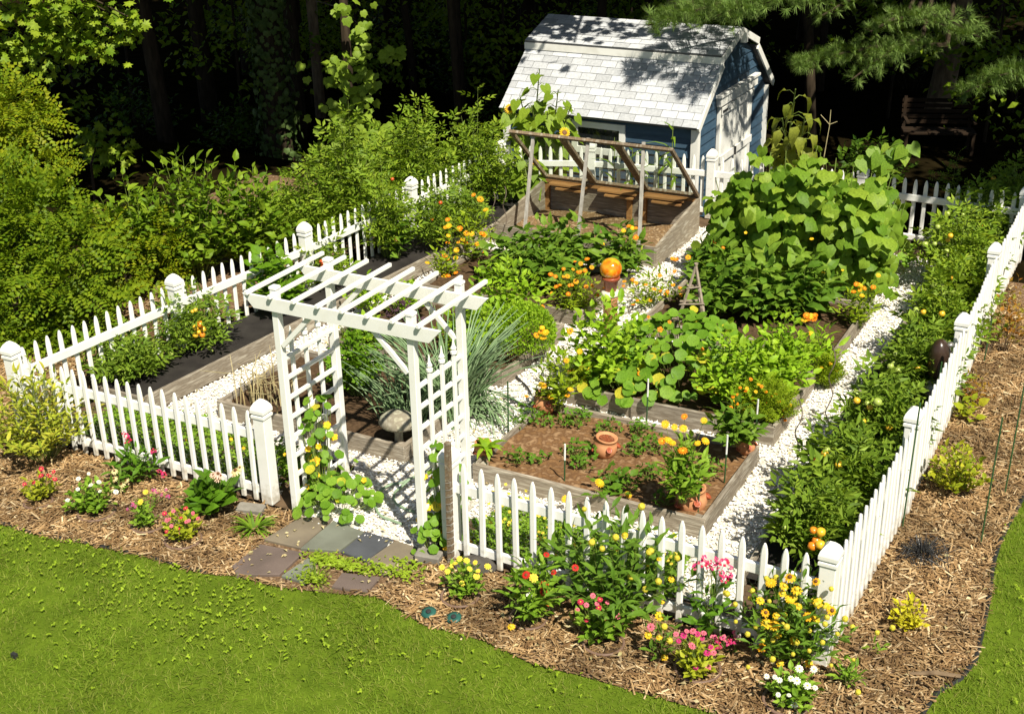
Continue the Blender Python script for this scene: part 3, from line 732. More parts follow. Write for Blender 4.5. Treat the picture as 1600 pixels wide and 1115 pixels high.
def fence(label, posts, outer, counts, ends=(True, True), z=lambda x, y: 0.):
    """posts: ground points; outer: which side (+1 / -1, left normal) carries the pickets"""
    root = thing('picket_fence', label, 'fence', (posts[0][0], posts[0][1], 0))
    o = np.array(posts[0][:2])
    P = [np.array(p[:2]) - o for p in posts]
    for i, p in enumerate(P):
        if (i == 0 and not ends[0]) or (i == len(P)-1 and not ends[1]): continue
        d = P[min(i+1, len(P)-1)] - P[max(i-1, 0)]
        q = fence_post(root, (p[0], p[1], 0)); q.rotation_euler = (0, 0, math.atan2(d[1], d[0]))
    for i in range(len(P) - 1):
        a, b = P[i], P[i+1]; d = b - a; L = np.linalg.norm(d); d /= L; nrm = np.array([-d[1], d[0]]) * outer
        ang = math.atan2(d[1], d[0])
        for zc, hh in ((.695, .095), (.12, .085)):
            mb = MB(); mb.box((0, 0, 0), (L - .10, .036, hh), bev=.006)
            m = (a + b) / 2
            mk('rail', mb, M['white'], root, loc=(m[0], m[1], zc), rot=(0, 0, ang))
        k = counts[i]
        for j in range(k):
            t = (j + 1) / (k + 1)
            p = a + d * L * t + nrm * .035
            link('picket', picket_mesh(), root, (p[0], p[1], .02 + random.uniform(-.006, .006)), (random.uniform(-.008, .008), random.uniform(-.008, .008), ang))
    return root
PL = (0.0, 0.0); PG1 = (3.17, .05); PG2 = (5.18, .03); PR = (8.46, -.02)
fence('white picket fence left of the garden arbor, pale shrub over its far end', [PL, PG1], -1, [21])
fence('white picket fence right of the garden arbor, yellow helenium at its corner', [PG2, PR], -1, [19])
fence('white picket fence along the left side, behind the black fabric bed', [PL, (.18, 2.24), (.41, 4.44), (.56, 6.77), (.72, 9.12)], 1, [13, 13, 14, 14], (False, True))
fence('white picket fence along the right side beside the mulch strip', [PR, (8.52, 2.47), (8.50, 4.88), (8.43, 7.28), (8.42, 9.84)], -1, [17, 17, 17, 17], (False, True))
fence('white picket fence at the back in front of the blue shed', [(.72, 9.12), (2.05, 9.66), (3.94, 9.90), (6.20, 9.95), (8.42, 9.84)], 1, [8, 12, 14, 14], (False, False))
# edging boards under the front fence
for (x0, x1, lab) in ((.1, 3.08, 'grey edging board under the left front picket fence'), (5.28, 8.4, 'grey edging board under the right front picket fence')):
    tag(mk('edging_board', MB().box(((x0+x1)/2, .085, .05), (x1-x0, .035, .14)), M['woodx']), lab, 'board')
# chicken wire behind the front pickets
def hexwire(a, b, z1, label):
    a = np.array(a); b = np.array(b); L = np.linalg.norm(b - a); s = .029; dx = s*math.sqrt(3)
    mb = MB(); E = []
    for r in range(int(z1 / (1.5*s))):
        for c in range(int(L / dx)):
            u = c*dx + (r % 2)*dx/2; v = r*1.5*s
            E += [((u, v), (u, v+s)), ((u, v+s), (u+dx/2, v+1.5*s)), ((u, v+s), (u-dx/2, v+1.5*s))]
    E = np.array(E); p0 = E[:, 0]; p1 = E[:, 1]; dv = p1 - p0; ln = np.linalg.norm(dv, axis=1); dv /= ln[:, None]
    d3 = (b - a) / L
    def to3(q): return np.c_[a[0] + d3[0]*q[:, 0], a[1] + d3[1]*q[:, 0], q[:, 1] + .02]
    Y = to3(p1) - to3(p0); nn = np.array([-d3[1], d3[0], 0]); X = norm(np.cross(Y, nn)); wv = .0011
    tpl = (np.array([(-1,0,-.6),(1,0,-.6),(0,0,1.),(-1,1,-.6),(1,1,-.6),(0,1,1.)]), [(0,1,4,3),(1,2,5,4),(2,0,3,5)])
    mb.scatter(tpl, to3(p0), np.stack([X*wv, Y, np.tile(nn*wv, (len(Y), 1))], axis=2))
    tag(kind(mk('chicken_wire', mb, M['wire']), 'stuff'), label, 'wire mesh')
hexwire((.1, .105), (3.30, .12), .62, 'chicken wire behind the left front pickets')
hexwire((5.05, .11), (8.35, .06), .62, 'chicken wire behind the right front pickets')

# ------------------------------------------------------------------ raised beds
def raised_bed(key, label, h=.2, soil='soil', th=.045, sz=.14):
    x0, x1, y0, y1 = BED[key]
    cx, cy = (x0+x1)/2, (y0+y1)/2
    root = thing('raised_bed', label, 'raised bed', (cx, cy, 0))
    w, d = x1-x0, y1-y0
    for sgn in (-1, 1):
        mk('board', MB().box((0, 0, 0), (w, th, h), bev=.004), M['woodx'], root, loc=(0, sgn*(d-th)/2, h/2), rot=(random.uniform(-.02,.02), 0, 0))
        mk('board', MB().box((0, 0, 0), (th, d - 2*th - .004, h - .006), bev=.004), M['woody'], root, loc=(sgn*(w-th)/2, 0, h/2), rot=(0, random.uniform(-.02,.02), 0))
        for s2 in (-1, 1):
            mk('corner_block', MB().box((0, 0, 0), (.06, .06, h-.03)), M['wood'], root, loc=(sgn*(w/2-.085), s2*(d/2-.085), h/2))
    nx = 26; xs = np.linspace(-w/2+th+.002, w/2-th-.002, nx); ys = np.linspace(-d/2+th+.002, d/2-th-.002, 20)
    X, Y = np.meshgrid(xs, ys); Z = sz + R.normal(0, .008, X.shape) + .02*np.sin(X*5)*np.cos(Y*4)
    f = [(j*nx+i, j*nx+i+1, (j+1)*nx+i+1, (j+1)*nx+i) for j in range(19) for i in range(nx-1)]
    mk('soil', MB().add(np.c_[X.ravel(), Y.ravel(), Z.ravel()], f), M[soil], root, True)
    return root
raised_bed('a', 'weathered timber raised bed behind the arbor, with onions and celery')
raised_bed('f', 'weathered timber raised bed of red-brown peat with strawberry pots', soil='peat')
raised_bed('b', 'weathered timber raised bed with the round basil bush at its corner')
raised_bed('c', 'weathered timber raised bed of nasturtiums and basil with orange marigolds at its corner', .22)
raised_bed('e', 'weathered timber raised bed of peppers in front of the cold frame')
raised_bed('d', 'weathered timber raised bed of peppers below the cucumber vine', .22)
# long side beds: fabric between fence and board
fabL = [(.08, .95), (left_edge(.95)-.01, .95), (left_edge(9.0)-.01, 9.0), (.68, 8.9), (.5, 6.7), (.36, 4.4), (.14, 2.2)]
sheet('black_fabric', [(p[0], p[1]) for p in fabL], .17, 'fabric')
mb_parts = [(.95, 2.9), (2.9, 5.2), (5.2, 7.4), (7.4, 9.0)]
bl = thing('bed_edge', 'long weathered timber edge of the black fabric bed by the left fence', 'bed edge', (0, 0, 0))
for (ya, yb) in mb_parts:
    mk('board', MB().beam((left_edge(ya), ya+.002, .105), (left_edge(yb), yb-.002, .105), .045, .21, bev=.004), M['woody'], bl)
mk('board', MB().beam((.1, .93, .10), (left_edge(.93)+.02, .93, .10), .045, .20), M['woodx'], bl)
sheet('black_fabric', [(7.62, .7), (8.40, .7), (8.44, 2.4), (8.42, 4.9), (8.36, 7.3), (8.36, 9.7), (7.62, 9.7)], .09, 'fabric')
br = thing('bed_edge', 'long dark timber edge of the tomato bed by the right fence', 'bed edge', (0, 0, 0))
for (ya, yb) in [(.7, 3.2), (3.2, 5.6), (5.6, 8), (8, 9.7)]:
    mk('board', MB().beam((7.60, ya+.002, .07), (7.59, yb-.002, .07), .04, .14, bev=.004), M['woody'], br)

# ------------------------------------------------------------------ garden arbor
ar = thing('garden_arbor', 'white garden arbor with slatted top and lattice sides over the gravel entrance', 'arbor', (4.22, .37, 0))
AX = (-.69, .69); AY = (-.39, .39)
for x in AX:
    for y in AY:
        mk('post', MB().box((0, 0, 1.12), (.068, .068, 2.24), bev=.005).box((0, 0, 2.255), (.08, .08, .03), bev=.006), M['picket'], ar, loc=(x, y, 0))
for y in (AY[0]-.050, AY[1]-.050):
    L = 1.0; mb = MB()
    poly = [(-L, 2.175), (L, 2.175), (L-.11, 2.055), (-L+.11, 2.055)]
    n = 4; v = [(p[0], -.015, p[1]) for p in poly] + [(p[0], .015, p[1]) for p in poly]
    mb.add(v, [(3, 2, 1, 0), (4, 5, 6, 7)] + [(i, (i+1) % 4, 4+(i+1) % 4, 4+i) for i in range(4)])
    mk('beam', mb, M['white'], ar, loc=(0, y, 0))
for i in range(8):
    mk('slat', MB().box((0, 0, 0), (.034, 1.14, .036), bev=.004), M['white'], ar, loc=(-.93 + i*.249, .075, 2.198))
for x in AX:
    for y in AY:
        s = -1 if x > 0 else 1
        mk('brace', MB().beam((x + s*.045, y - .02, 1.72), (x + s*.37, y - .02, 2.05), .030, .045, bev=.004), M['white'], ar)
    for k in range(8):
        mk('lattice_rail', MB().box((0, 0, 0), (.030, .712, .038), bev=.004), M['white'], ar, loc=(x, 0, .20 + k*.196))
    for k in range(3):
        yy = -.20 + .2*k; s = .020
        q = mk('lattice_upright', MB().box((0, 0, .87), (.030, .036, 1.58), bev=.003), M['white'], ar, loc=(x + (.031 if x > 0 else -.031), yy, 0))
        mk('finial', MB().lathe([(.012, 1.66), (.03, 1.668), (.03, 1.69), (.02, 1.70), (.028, 1.72), (.014, 1.75), (.004, 1.82)], 8), M['white'], q)

# stake at the gate, wire wrapped
st = thing('wooden_stake', 'brown wooden stake wrapped in wire beside the right gate post', 'stake', (5.245, -.115, 0))
mk('stake_shaft', MB().beam((0, 0, 0), (.02, .0, 1.20), .048, .04, up=(0, 1, 0)), M['sash'], st)
mb = MB(); t = np.linspace(0, 1, 150)
mb.tube(np.c_[+.02*t*.7 + .034*np.cos(t*75), .030*np.sin(t*75), .02 + t*.82], .0018, 3)
mk('wire_wrap', mb, M['wire'], st)

# ------------------------------------------------------------------ cold frame
x0, x1, y0, y1 = CF
cf = thing('cold_frame', 'large weathered timber cold frame with its glazed lid propped open', 'cold frame', ((x0+x1)/2, (y0+y1)/2, 0))
W2 = (x1-x0)/2; D2 = (y1-y0)/2; HF, HB = .31, .56
for sgn in (-1, 1):
    mb = MB(); xx = sgn*(W2-.02)
    v = [(xx-.02, -D2, 0), (xx-.02, D2, 0), (xx-.02, D2, HB), (xx-.02, -D2, HF), (xx+.02, -D2, 0), (xx+.02, D2, 0), (xx+.02, D2, HB), (xx+.02, -D2, HF)]
    mb.add(v, [(0, 3, 2, 1), (4, 5, 6, 7), (0, 1, 5, 4), (1, 2, 6, 5), (2, 3, 7, 6), (3, 0, 4, 7)])
    mk('side_board', mb, M['ply'], cf)
mk('front_board', MB().box((0, -D2+.02, HF/2), (2*W2-.084, .038, HF-.01)), M['woodx'], cf)
for k in range(3):
    mk('back_board', MB().box((0, 0, 0), (2*W2-.084, .034, HB/3-.006)), M['woodx'], cf, loc=(0, D2-.02, HB/6 + k*HB/3))
mk('back_rail', MB().box((0, D2-.06, HB-.03), (2*W2-.09, .045, .05)), M['cedar'], cf)
for xx in (-W2+.07, .18, .42):
    mk('post_block', MB().box((xx, D2-.07, .24), (.075, .05, .48)), M['cedar'], cf)
for xx in (-.80, .02, .78):
    mk('hinge_board', MB().box((xx, D2-.14, HB-.035), (.62, .15, .028)), M['cedar'], cf)
    mk('vent_board', MB().box((xx+.05, D2-.20, HB-.085), (.46, .12, .025)), M['cedar'], cf)
nx = 24; X, Y = np.meshgrid(np.linspace(-W2+.05, W2-.05, nx), np.linspace(-D2+.05, D2-.05, 18)); Z = .10 + R.normal(0, .012, X.shape) + .03*np.sin(X*4)*np.cos(Y*3)
mk('soil', MB().add(np.c_[X.ravel(), Y.ravel(), Z.ravel()], [(j*nx+i, j*nx+i+1, (j+1)*nx+i+1, (j+1)*nx+i) for j in range(17) for i in range(nx-1)]), M['compost'], cf, True)
# lid: hinged at the back, leaning forward over the bed; three sashes
hinge = np.array([0, D2-.03, HB+.02])
up_ = np.array([0, -.757, .655]); up_ /= np.linalg.norm(up_); LH = 1.50
LR = math.atan2(-up_[1], up_[2])
for k in range(3):
    cxs = -W2 + (k+.5)*2*W2/3
    sa = mk('lid_sash', MB().box((-W2/3+.03, 0, LH/2), (.052, .045, LH)).box((W2/3-.03, 0, LH/2), (.052, .045, LH)).box((0, 0, .03), (2*W2/3-.116, .043, .055)).box((0, 0, LH-.03), (2*W2/3-.116, .043, .055)),
            M['sash'], cf, loc=(cxs, hinge[1], hinge[2]), rot=(LR, 0, 0))
    mk('pane', MB().box((0, 0, LH/2), (2*W2/3-.116, .005, LH-.115)), M['glass'], sa)
for (bx, tx) in (((1.97, 7.60, 0.20), (1.89, 8.02, 1.55)), ((2.82, 7.75, 0.53), (2.76, 8.02, 1.57)), ((3.77, 7.50, 0.25), (3.60, 8.02, 1.60))):
    b = np.array([bx[0], bx[1], bx[2]]) - np.array([(x0+x1)/2, (y0+y1)/2, 0]); t = np.array([tx[0], tx[1], tx[2]]) - np.array([(x0+x1)/2, (y0+y1)/2, 0])
    b[1] = -D2 + .07; b[2] = .12
    mk('prop_stick', MB().beam(b, t, .045, .03, up=(0, 1, 0)), M['lath'], cf)

# ------------------------------------------------------------------ shed
SX0, SX1, SY0, SY1, SB = .14, 3.44, 10.5, 13.9, -.52
SYM = (SY0 + SY1) / 2
EV, BK, RG = (1.24, 1.86), (2.06, .84), (2.40, 0)                     # (height, half depth): eave, break, ridge
sh = thing('garden_shed', 'blue garden shed with grey shingled gambrel roof and white trim', 'shed', ((SX0+SX1)/2, SYM, SB))
def S(x, y, z): return np.array([x - (SX0+SX1)/2, y - SYM, z - SB])
prof = [(-1.70, SB), (1.70, SB), (1.70, 1.20), (.84, 2.00), (0, 2.33), (-.84, 2.00), (-1.70, 1.20)]
mb = MB(); L2 = (SX1-SX0)/2
v = [(-L2+.015, p[0], p[1]-SB) for p in prof] + [(L2-.015, p[0], p[1]-SB) for p in prof]; n = 7
mb.add(v, [tuple(range(n-1, -1, -1)), tuple(range(n, 2*n))] + [(i, (i+1) % n, n+(i+1) % n, n+i) for i in range(n)])
mk('wall_core', mb, M['siding'], sh)
def plank_front(z0, z1):
    for (xa, xb) in (((SX0, SX1),) if z1 < .60 else ((SX0, 1.33), (2.27, SX1))):
        mb = MB()
        v = [S(xa, SY0, z0), S(xb, SY0, z0), S(xb, SY0, z1), S(xa, SY0, z1), S(xa, SY0-.028, z0), S(xb, SY0-.028, z0), S(xb, SY0-.006, z1), S(xa, SY0-.006, z1)]
        mb.add(v, [(4, 5, 6, 7), (0, 4, 7, 3), (1, 2, 6, 5), (0, 1, 5, 4), (3, 7, 6, 2)])
        mk('clapboard', mb, M['siding'], sh)
z = SB
while z < 1.2:
    plank_front(z, min(z + .155, 1.22)); z += .155
def half(z):                                                        # half depth of the gable at height z
    if z <= 1.20: return 1.70
    if z <= 2.00: return 1.70 - (z-1.20)/.8*.86
    return max(0, .84 * (1 - (z-2.0)/.33))
z = SB
while z < 2.25:
    z1 = z + .155; ha, hb = half(z), half(min(z1, 2.31))
    segs = [(-ha, -hb, ha, hb)] if z > 1.36 or z1 < SB + .1 else [(-ha, -hb, -.82, -.82), (1.06, 1.06, ha, hb)]
    for a0, a1, b0, b1 in segs:
        mb = MB()
        v = [S(SX1, SYM+a0, z), S(SX1, SYM+b0, z), S(SX1, SYM+b1, z1), S(SX1, SYM+a1, z1), S(SX1+.028, SYM+a0, z), S(SX1+.028, SYM+b0, z), S(SX1+.006, SYM+b1, z1), S(SX1+.006, SYM+a1, z1)]
        mb.add(v, [(4, 5, 6, 7), (0, 4, 7, 3), (1, 2, 6, 5), (0, 1, 5, 4), (3, 7, 6, 2)])
        mk('clapboard', mb, M['siding'], sh)
    z += .155
# corner trim, door, window
for (xx, yy) in ((SX0, SY0), (SX1, SY0), (SX1, SY1)):
    mk('corner_trim', MB().box(S(xx + (.012 if xx > 1 else -.012), yy + (-.012 if yy < 12 else .012), (SB+1.2)/2), (.115, .115, 1.2-SB)), M['trim'], sh)
do = mk('door', MB().box(S(SX1+.02, 12.30, .42), (.05, 1.62, 1.86)), M['trim'], sh)
for k, yy in enumerate((11.62, 12.30, 12.98)):
    mk('door_batten', MB().box(S(SX1+.055, yy, .40), (.03, .13, 1.80)), M['trim'], do)
for zz in (-.35, .45, 1.25):
    mk('door_rail', MB().box(S(SX1+.075, 12.30, zz), (.02, 1.58, .12)), M['trim'], do)
mk('door_handle', MB().box(S(SX1+.10, 12.18, .45), (.03, .03, .14)), M['black'], do)
for zz in (-.35, 1.25):
    mk('hinge', MB().box(S(SX1+.09, 11.62, zz), (.012, .22, .035)), M['black'], do)
mk('door_header', MB().box(S(SX1+.05, 12.30, 1.43), (.09, 1.86, .15)).box(S(SX1+.06, 12.30, 1.52), (.12, 1.98, .04)), M['trim'], sh)
wf = mk('window', MB().box(S(1.38, SY0-.02, .88), (.10, .06, .52)).box(S(2.22, SY0-.02, .88), (.10, .06, .52)).box(S(1.80, SY0-.02, 1.09), (.74, .058, .10)).box(S(1.80, SY0-.02, .67), (.74, .058, .10)), M['trim'], sh)
mk('pane', MB().box(S(1.80, SY0-.005, .88), (.74, .02, .32)), M['darkglass'], wf)
# roof: two slopes each side, shingle by shingle on the visible side
RX0, RX1 = SX0 - .09, SX1 + .10
def slope_slab(y0, z0, y1, z1, name):
    d = np.array([0, y1-y0, z1-z0]); Ls = np.linalg.norm(d); d /= Ls; nrm = np.array([0, -d[2], d[1]]) if y1 > y0 else np.array([0, d[2], -d[1]])
    if nrm[2] < 0: nrm = -nrm
    a = S(RX0, y0, z0); b = S(RX1, y0, z0)
    mb = MB(); v = [a, b, b + d*Ls, a + d*Ls]; v2 = [p - nrm*.045 for p in v]
    mb.add(v + v2, [(0, 1, 2, 3), (7, 6, 5, 4), (0, 4, 5, 1), (1, 5, 6, 2), (2, 6, 7, 3), (3, 7, 4, 0)])
    return mk(name, mb, M['shinglebase'], sh), d, nrm, Ls
def shingles(roof, y0, z0, d, nrm, Ls, rows, wd):
    n = 0
    for r in range(rows):
        a0 = r * Ls / rows; a1 = (r + 1) * Ls / rows
        x = RX0 + .002 - (r % 2) * wd * .5
        while x < RX1 - .01:
            xa, xb = max(x, RX0 + .002), min(x + wd - .009, RX1 - .002)
            if xb - xa > .02:
                lift = R.uniform(.009, .013)
                p = [S(xa, y0, z0) + d*a0 + nrm*lift, S(xb, y0, z0) + d*a0 + nrm*lift, S(xb, y0, z0) + d*(a1 - .002) + nrm*.003, S(xa, y0, z0) + d*(a1 - .002) + nrm*.003]
                b = [S(xa, y0, z0) + d*(a0+.004) + nrm*.001, S(xb, y0, z0) + d*(a0+.004) + nrm*.001]
                mk('shingle', MB().add(p + b, [(0, 1, 2, 3), (4, 5, 1, 0), (0, 3, 4), (1, 5, 2)]), M['shingle'], roof); n += 1
            x += wd
    return n
r1, d1, n1, l1 = slope_slab(SYM-1.86, EV[0], SYM-.84, BK[0], 'lower_roof')
shingles(r1, SYM-1.86, EV[0], d1, n1, l1, 9, .268)
r2, d2, n2, l2 = slope_slab(SYM-.90, BK[0]+.12, SYM, RG[0]+.08, 'upper_roof')
shingles(r2, SYM-.90, BK[0]+.12, d2, n2, l2, 6, .268)
slope_slab(SYM, RG[0]+.08, SYM+.90, BK[0]+.12, 'rear_upper_roof')
slope_slab(SYM+.84, BK[0], SYM+1.86, EV[0], 'rear_lower_roof')
mk('roof_break_trim', MB().box(S((RX0+RX1)/2, SYM-.885, BK[0]+.035), (RX1-RX0+.02, .03, .11)), M['trim'], sh)
for sg in (-1, 1):
    mk('gable_trim', MB().beam(S(RX1+.012, SYM+sg*1.88, EV[0]-.03), S(RX1+.012, SYM+sg*.86, BK[0]-.03), .03, .11).beam(S(RX1+.012, SYM+sg*.90, BK[0]+.05), S(RX1+.012, SYM+sg*.01, RG[0]+.02), .028, .11), M['trim'], sh)
mk('ridge_bracket', MB().box(S(RX1+.05, SYM, RG[0]-.08), (.09, .10, .16)), M['trim'], sh)

# ================================================================== GARDEN OBJECTS
# gazing globe on stacked pots
gz = thing('gazing_globe', 'amber glass gazing globe on a stack of terracotta pots', 'gazing globe', (4.44, 5.05, .07))
mk('pedestal', MB().lathe([(.085, -.07), (.085, .40), (.09, .41), (.095, .46)], 16), M['terra'], gz, True)
mk('collar', MB().lathe([(.07, .455), (.105, .462), (.118, .485), (.105, .515), (.075, .522)], 18), M['cream'], gz, True)
mk('pot', MB().lathe([(.068, .52), (.092, .66), (.108, .662), (.112, .70), (.10, .705), (.08, .69)], 18), M['terrared'], gz, True)
mk('globe', MB().lathe([(.13*math.sin(a)+.001, .80-.13*math.cos(a)) for a in np.linspace(0, PI, 17)], 28), M['ball'], gz, True)

# concrete mushroom
mu = thing('concrete_mushroom', 'lichened concrete mushroom at the front corner of the onion bed', 'garden ornament', (3.79, 1.34, 0.14))
mk('mushroom_stem', MB().lathe([(.05, -.02), (.042, .10), (.04, .22), (.055, .25)], 12), M['conc'], mu, True)
mk('mushroom_cap', MB().lathe([(.05, .235), (.17, .22), (.185, .245), (.165, .30), (.11, .345), (.03, .365)], 18, sx=1.1, sy=.95), M['conc'], mu, True)

# hose on the gravel
hp = [(4.22, 1.17, 0.03), (4.19, 1.07, 0.03), (4.15, 0.95, 0.03), (4.12, 0.86, 0.03), (4.06, 0.80, 0.03), (4.02, 0.70, 0.03), (4.03, 0.57, 0.03), (4.09, 0.44, 0.03), (4.19, 0.32, 0.03), (4.29, 0.25, 0.03), (4.42, 0.23, 0.03), (4.53, 0.22, 0.03)]
hp2 = [(4.17, 0.92, 0.05), (4.16, 0.77, 0.03), (4.16, 0.68, 0.03), (4.21, 0.58, 0.03), (4.29, 0.50, 0.03), (4.42, 0.46, 0.03), (4.52, 0.45, 0.03)]
def smooth(p, n=60):
    p = np.array(p); t = np.linspace(0, len(p)-1, n); i = np.clip(t.astype(int), 0, len(p)-2); f = (t-i)[:, None]
    pm = np.vstack([2*p[0]-p[1], p, 2*p[-1]-p[-2]]); a, b, c, d = pm[i], pm[i+1], pm[i+2], pm[i+3]
    return .5*(2*b + (c-a)*f + (2*a-5*b+4*c-d)*f**2 + (3*b-a-3*c+d)*f**3)
tag(mk('garden_hose', MB().tube(smooth(hp), .013, 8).tube(smooth(hp2), .013, 8), M['hose'], None, True), 'green garden hose looped on the white gravel in the arbor', 'hose')
tag(mk('drip_tube', MB().tube(smooth([(3.91, 3.55, 0.02), (4.07, 3.40, 0.03), (4.22, 3.28, 0.03), (4.36, 3.12, 0.03)]), .014, 6).tube(smooth([(4.22, 2.78, 0.03), (4.29, 2.89, 0.03), (4.43, 2.87, 0.03), (4.46, 2.97, 0.04)]), .012, 6), M['black'], None, True), 'black hose end lying on the gravel by the calendula pot', 'hose')

# terracotta pots
def strawberry_pot(label, loc, s=1., tilt=(0, 0), rim='terra'):
    p = thing('strawberry_pot', label, 'pot', loc); p.rotation_euler = (tilt[0], tilt[1], random.uniform(0, 1))
    prof = [(.09, 0), (.135, .06), (.155, .13), (.14, .20), (.115, .24), (.135, .255), (.137, .275), (.12, .275), (.10, .25)]
    mk('pot_body', MB().lathe([(r*s, z*s) for r, z in prof], 20), M['terra'], p, True)
    mk('pot_soil', MB().lathe([(.001, .245*s), (.104*s, .25*s)], 14), M['terrared'], p)
    for k in range(5):
        a = k*2*PI/5 + .4 - (p.rotation_euler.z); z = (.10 if k % 2 else .15)*s
        mb = MB(); mb.lathe([(.02*s, 0), (.036*s, .035*s), (.04*s, .05*s), (.03*s, .05*s), (.006, .03*s)], 8)
        q = mk('pocket', mb, M['terrared'], p, True, (math.cos(a)*.13*s, math.sin(a)*.13*s, z), (0, .75, a))
    return p
strawberry_pot('terracotta strawberry pot with empty red rim in the middle of the peat bed', (5.71, 2.05, 0.12), .80, (.1, .12))
strawberry_pot('terracotta strawberry pot at the front right corner of the peat bed', (6.83, 1.50, 0.08), .95)
strawberry_pot('terracotta pot holding a pepper plant at the back right corner of the peat bed', (6.95, 2.67, 0.14), .6)
strawberry_pot('terracotta pot of calendulas at the back left corner of the peat bed', (4.78, 2.63, 0.14), .8)
strawberry_pot('terracotta pot holding a lettuce at the left corner of the peat bed', (4.68, 1.48, 0.14), .62)

# green stakes with white tips
for b, t, lab in (((5.61, 1.38, 0.13), .42, 'green garden stake left of the middle strawberry pot'), ((6.95, 2.06, 0.13), .50, 'green garden stake near the right edge of the peat bed'),
                  ((6.93, 1.41, 0.13), .50, 'green garden stake in front of the corner strawberry pot'), ((5.80, 2.93, 0.10), .50, 'green garden stake against the nasturtium bed board'),
                  ((4.60, 2.14, 0.10), .56, 'green garden stake at the left edge of the peat bed'), ((4.31, 1.84, 0.05), .40, 'green garden stake beside the arbor nasturtiums'),
                  ((6.95, 2.96, 0.10), .50, 'green garden stake behind the pepper pot')):
    r = thing('garden_stake', lab, 'stake', b, group='green stakes in the peat bed')
    mk('rod', MB().tube([(0, 0, 0), (.004, 0, t*.6)], .008, 6), M['greenrod'], r)
    mk('label_tip', MB().tube([(.004, 0, t*.6), (.006, 0, t)], .009, 6), M['tipwhite'] if t != .56 else M['greenrod'], r)
# tall thin green rods in the right mulch
for b, h, lab in (((8.58, 2.20, 0.00), 1.25, 'thin green rod nearest the right fence'), ((8.51, 3.59, 0.00), 1.05, 'thin green rod behind the first rod by the right fence'), ((9.25, 2.22, 0.00), 1.25, 'thin green rod right of the yellow green bush'),
                  ((9.30, 3.19, 0.00), 1.22, 'thin green rod at the far right by the lawn'), ((8.61, 6.19, 0.00), .55, 'short green rod beside the leggy shrub')):
    tag(mk('green_rod', MB().tube([(b[0], b[1], 0), (b[0]+.02, b[1]+.01, h)], .008, 6), M['greenrod']), lab + ' standing in the mulch', 'rod', 'green rods in the right mulch')

# rustic twig obelisk
tw = thing('twig_obelisk', 'rustic twig obelisk of grey branches among the nasturtiums', 'plant support', (5.68, 4.50, .36))
top = np.array([.02, .0, .92])
legs = [np.array([-.22, -.16, 0]), np.array([.24, -.14, 0]), np.array([.05, .22, 0])]
for l in legs:
    mk('leg', MB().tube([l, l*.5 + top*.5 + np.array([.015, .01, 0]), top + (top-l)*.04], [.021, .019, .016], 6), M['oldtwig'], tw)
for f_, ex in ((.30, .22), (.52, .15), (.72, .1)):
    for i in range(3):
        a = legs[i]*(1-f_) + top*f_; b = legs[(i+1) % 3]*(1-f_) + top*(f_+.04); d = b - a
        mk('rung', MB().tube([a - d*ex, b + d*ex], [.014, .011], 5), M['oldtwig'], tw)

# dark ornament on the inside of the right fence
orn = thing('hanging_ornament', 'dark brown glazed ornament with silvery base hanging inside the right fence', 'ornament', (8.36, 4.60, .62))
mk('ornament_body', MB().lathe([(.02, -.26), (.10, -.24), (.15, -.12), (.16, .02), (.13, .16), (.07, .25), (.01, .28)], 16, sx=.8, sy=1.0), M['orn'], orn, True, rot=(.35, 0, 0))
mk('ornament_base', MB().lathe([(.06, -.36), (.13, -.33), (.135, -.26), (.09, -.22), (.05, -.21)], 14, c=(.02, -.10, .02)), M['silver'], orn, True)
mk('ornament_ring', MB().lathe([(.03, -.02), (.045, 0), (.03, .02)], 10, c=(.08, .0, .20)), M['silver'], orn, True)
mk('ornament_post', MB().tube([(0, -.1, -.60), (0, -.1, -.32)], .018, 6), M['lath'], orn)

# spiral tomato stakes
def spiral(loc, h, label):
    t = np.linspace(0, 1, 60)
    tag(mk('spiral_stake', MB().tube(np.c_[loc[0] + .025*np.cos(t*h*16), loc[1] + .025*np.sin(t*h*16), loc[2] + t*h], .006, 5), M['rust']), label, 'plant stake', 'spiral plant stakes')
spiral((7.51, 2.43, 0.00), .95, 'rusty spiral stake on the gravel edge by the near tomatoes')
spiral((7.46, 3.76, 0.00), .95, 'rusty spiral stake on the gravel edge beside the small marigold bush')
spiral((1.72, 7.09, 0.00), .9, 'rusty spiral stake at the end of the left timber edge')
spiral((1.73, 7.40, 0.00), .9, 'rusty spiral stake at the left front corner of the cold frame')

# pot rings sunk in the mulch
def pot_ring(loc, r, label):
    a = np.linspace(0, 2*PI, 33)
    g = thing('pot_rim', label, 'pot', (loc[0], loc[1], 0), group='plastic pots sunk in the mulch')
    mk('rim', MB().tube(np.c_[r*np.cos(a), r*np.sin(a), np.full(33, .028)], .013, 6, cap=False), M['ring'], g, True)
    mk('soil', MB().lathe([(.001, .014), (r-.005, .018)], 20), M['soil'], g)
pot_ring((1.20, -0.97, 0.00), .13, 'brown pot rim sunk around the small red zinnia at the far left')
pot_ring((1.84, -0.86, 0.00), .17, 'brown pot rim sunk around the white zinnias')
pot_ring((2.43, -0.81, 0.00), .15, 'brown pot rim sunk around the small yellow zinnia plant')
pot_ring((2.90, -0.87, 0.00), .16, 'brown pot rim sunk around the pink and red zinnias')
pot_ring((5.57, -0.52, 0.00), .155, 'brown pot rim sunk around the lemon yellow zinnias')
pot_ring((6.89, -0.56, 0.00), .16, 'brown pot rim sunk around the sparse pink zinnia')
pot_ring((7.66, -0.53, 0.00), .17, 'brown pot rim sunk around the bright pink zinnias')
pot_ring((8.37, -0.59, 0.00), .17, 'brown pot rim sunk around the white zinnias by the corner')
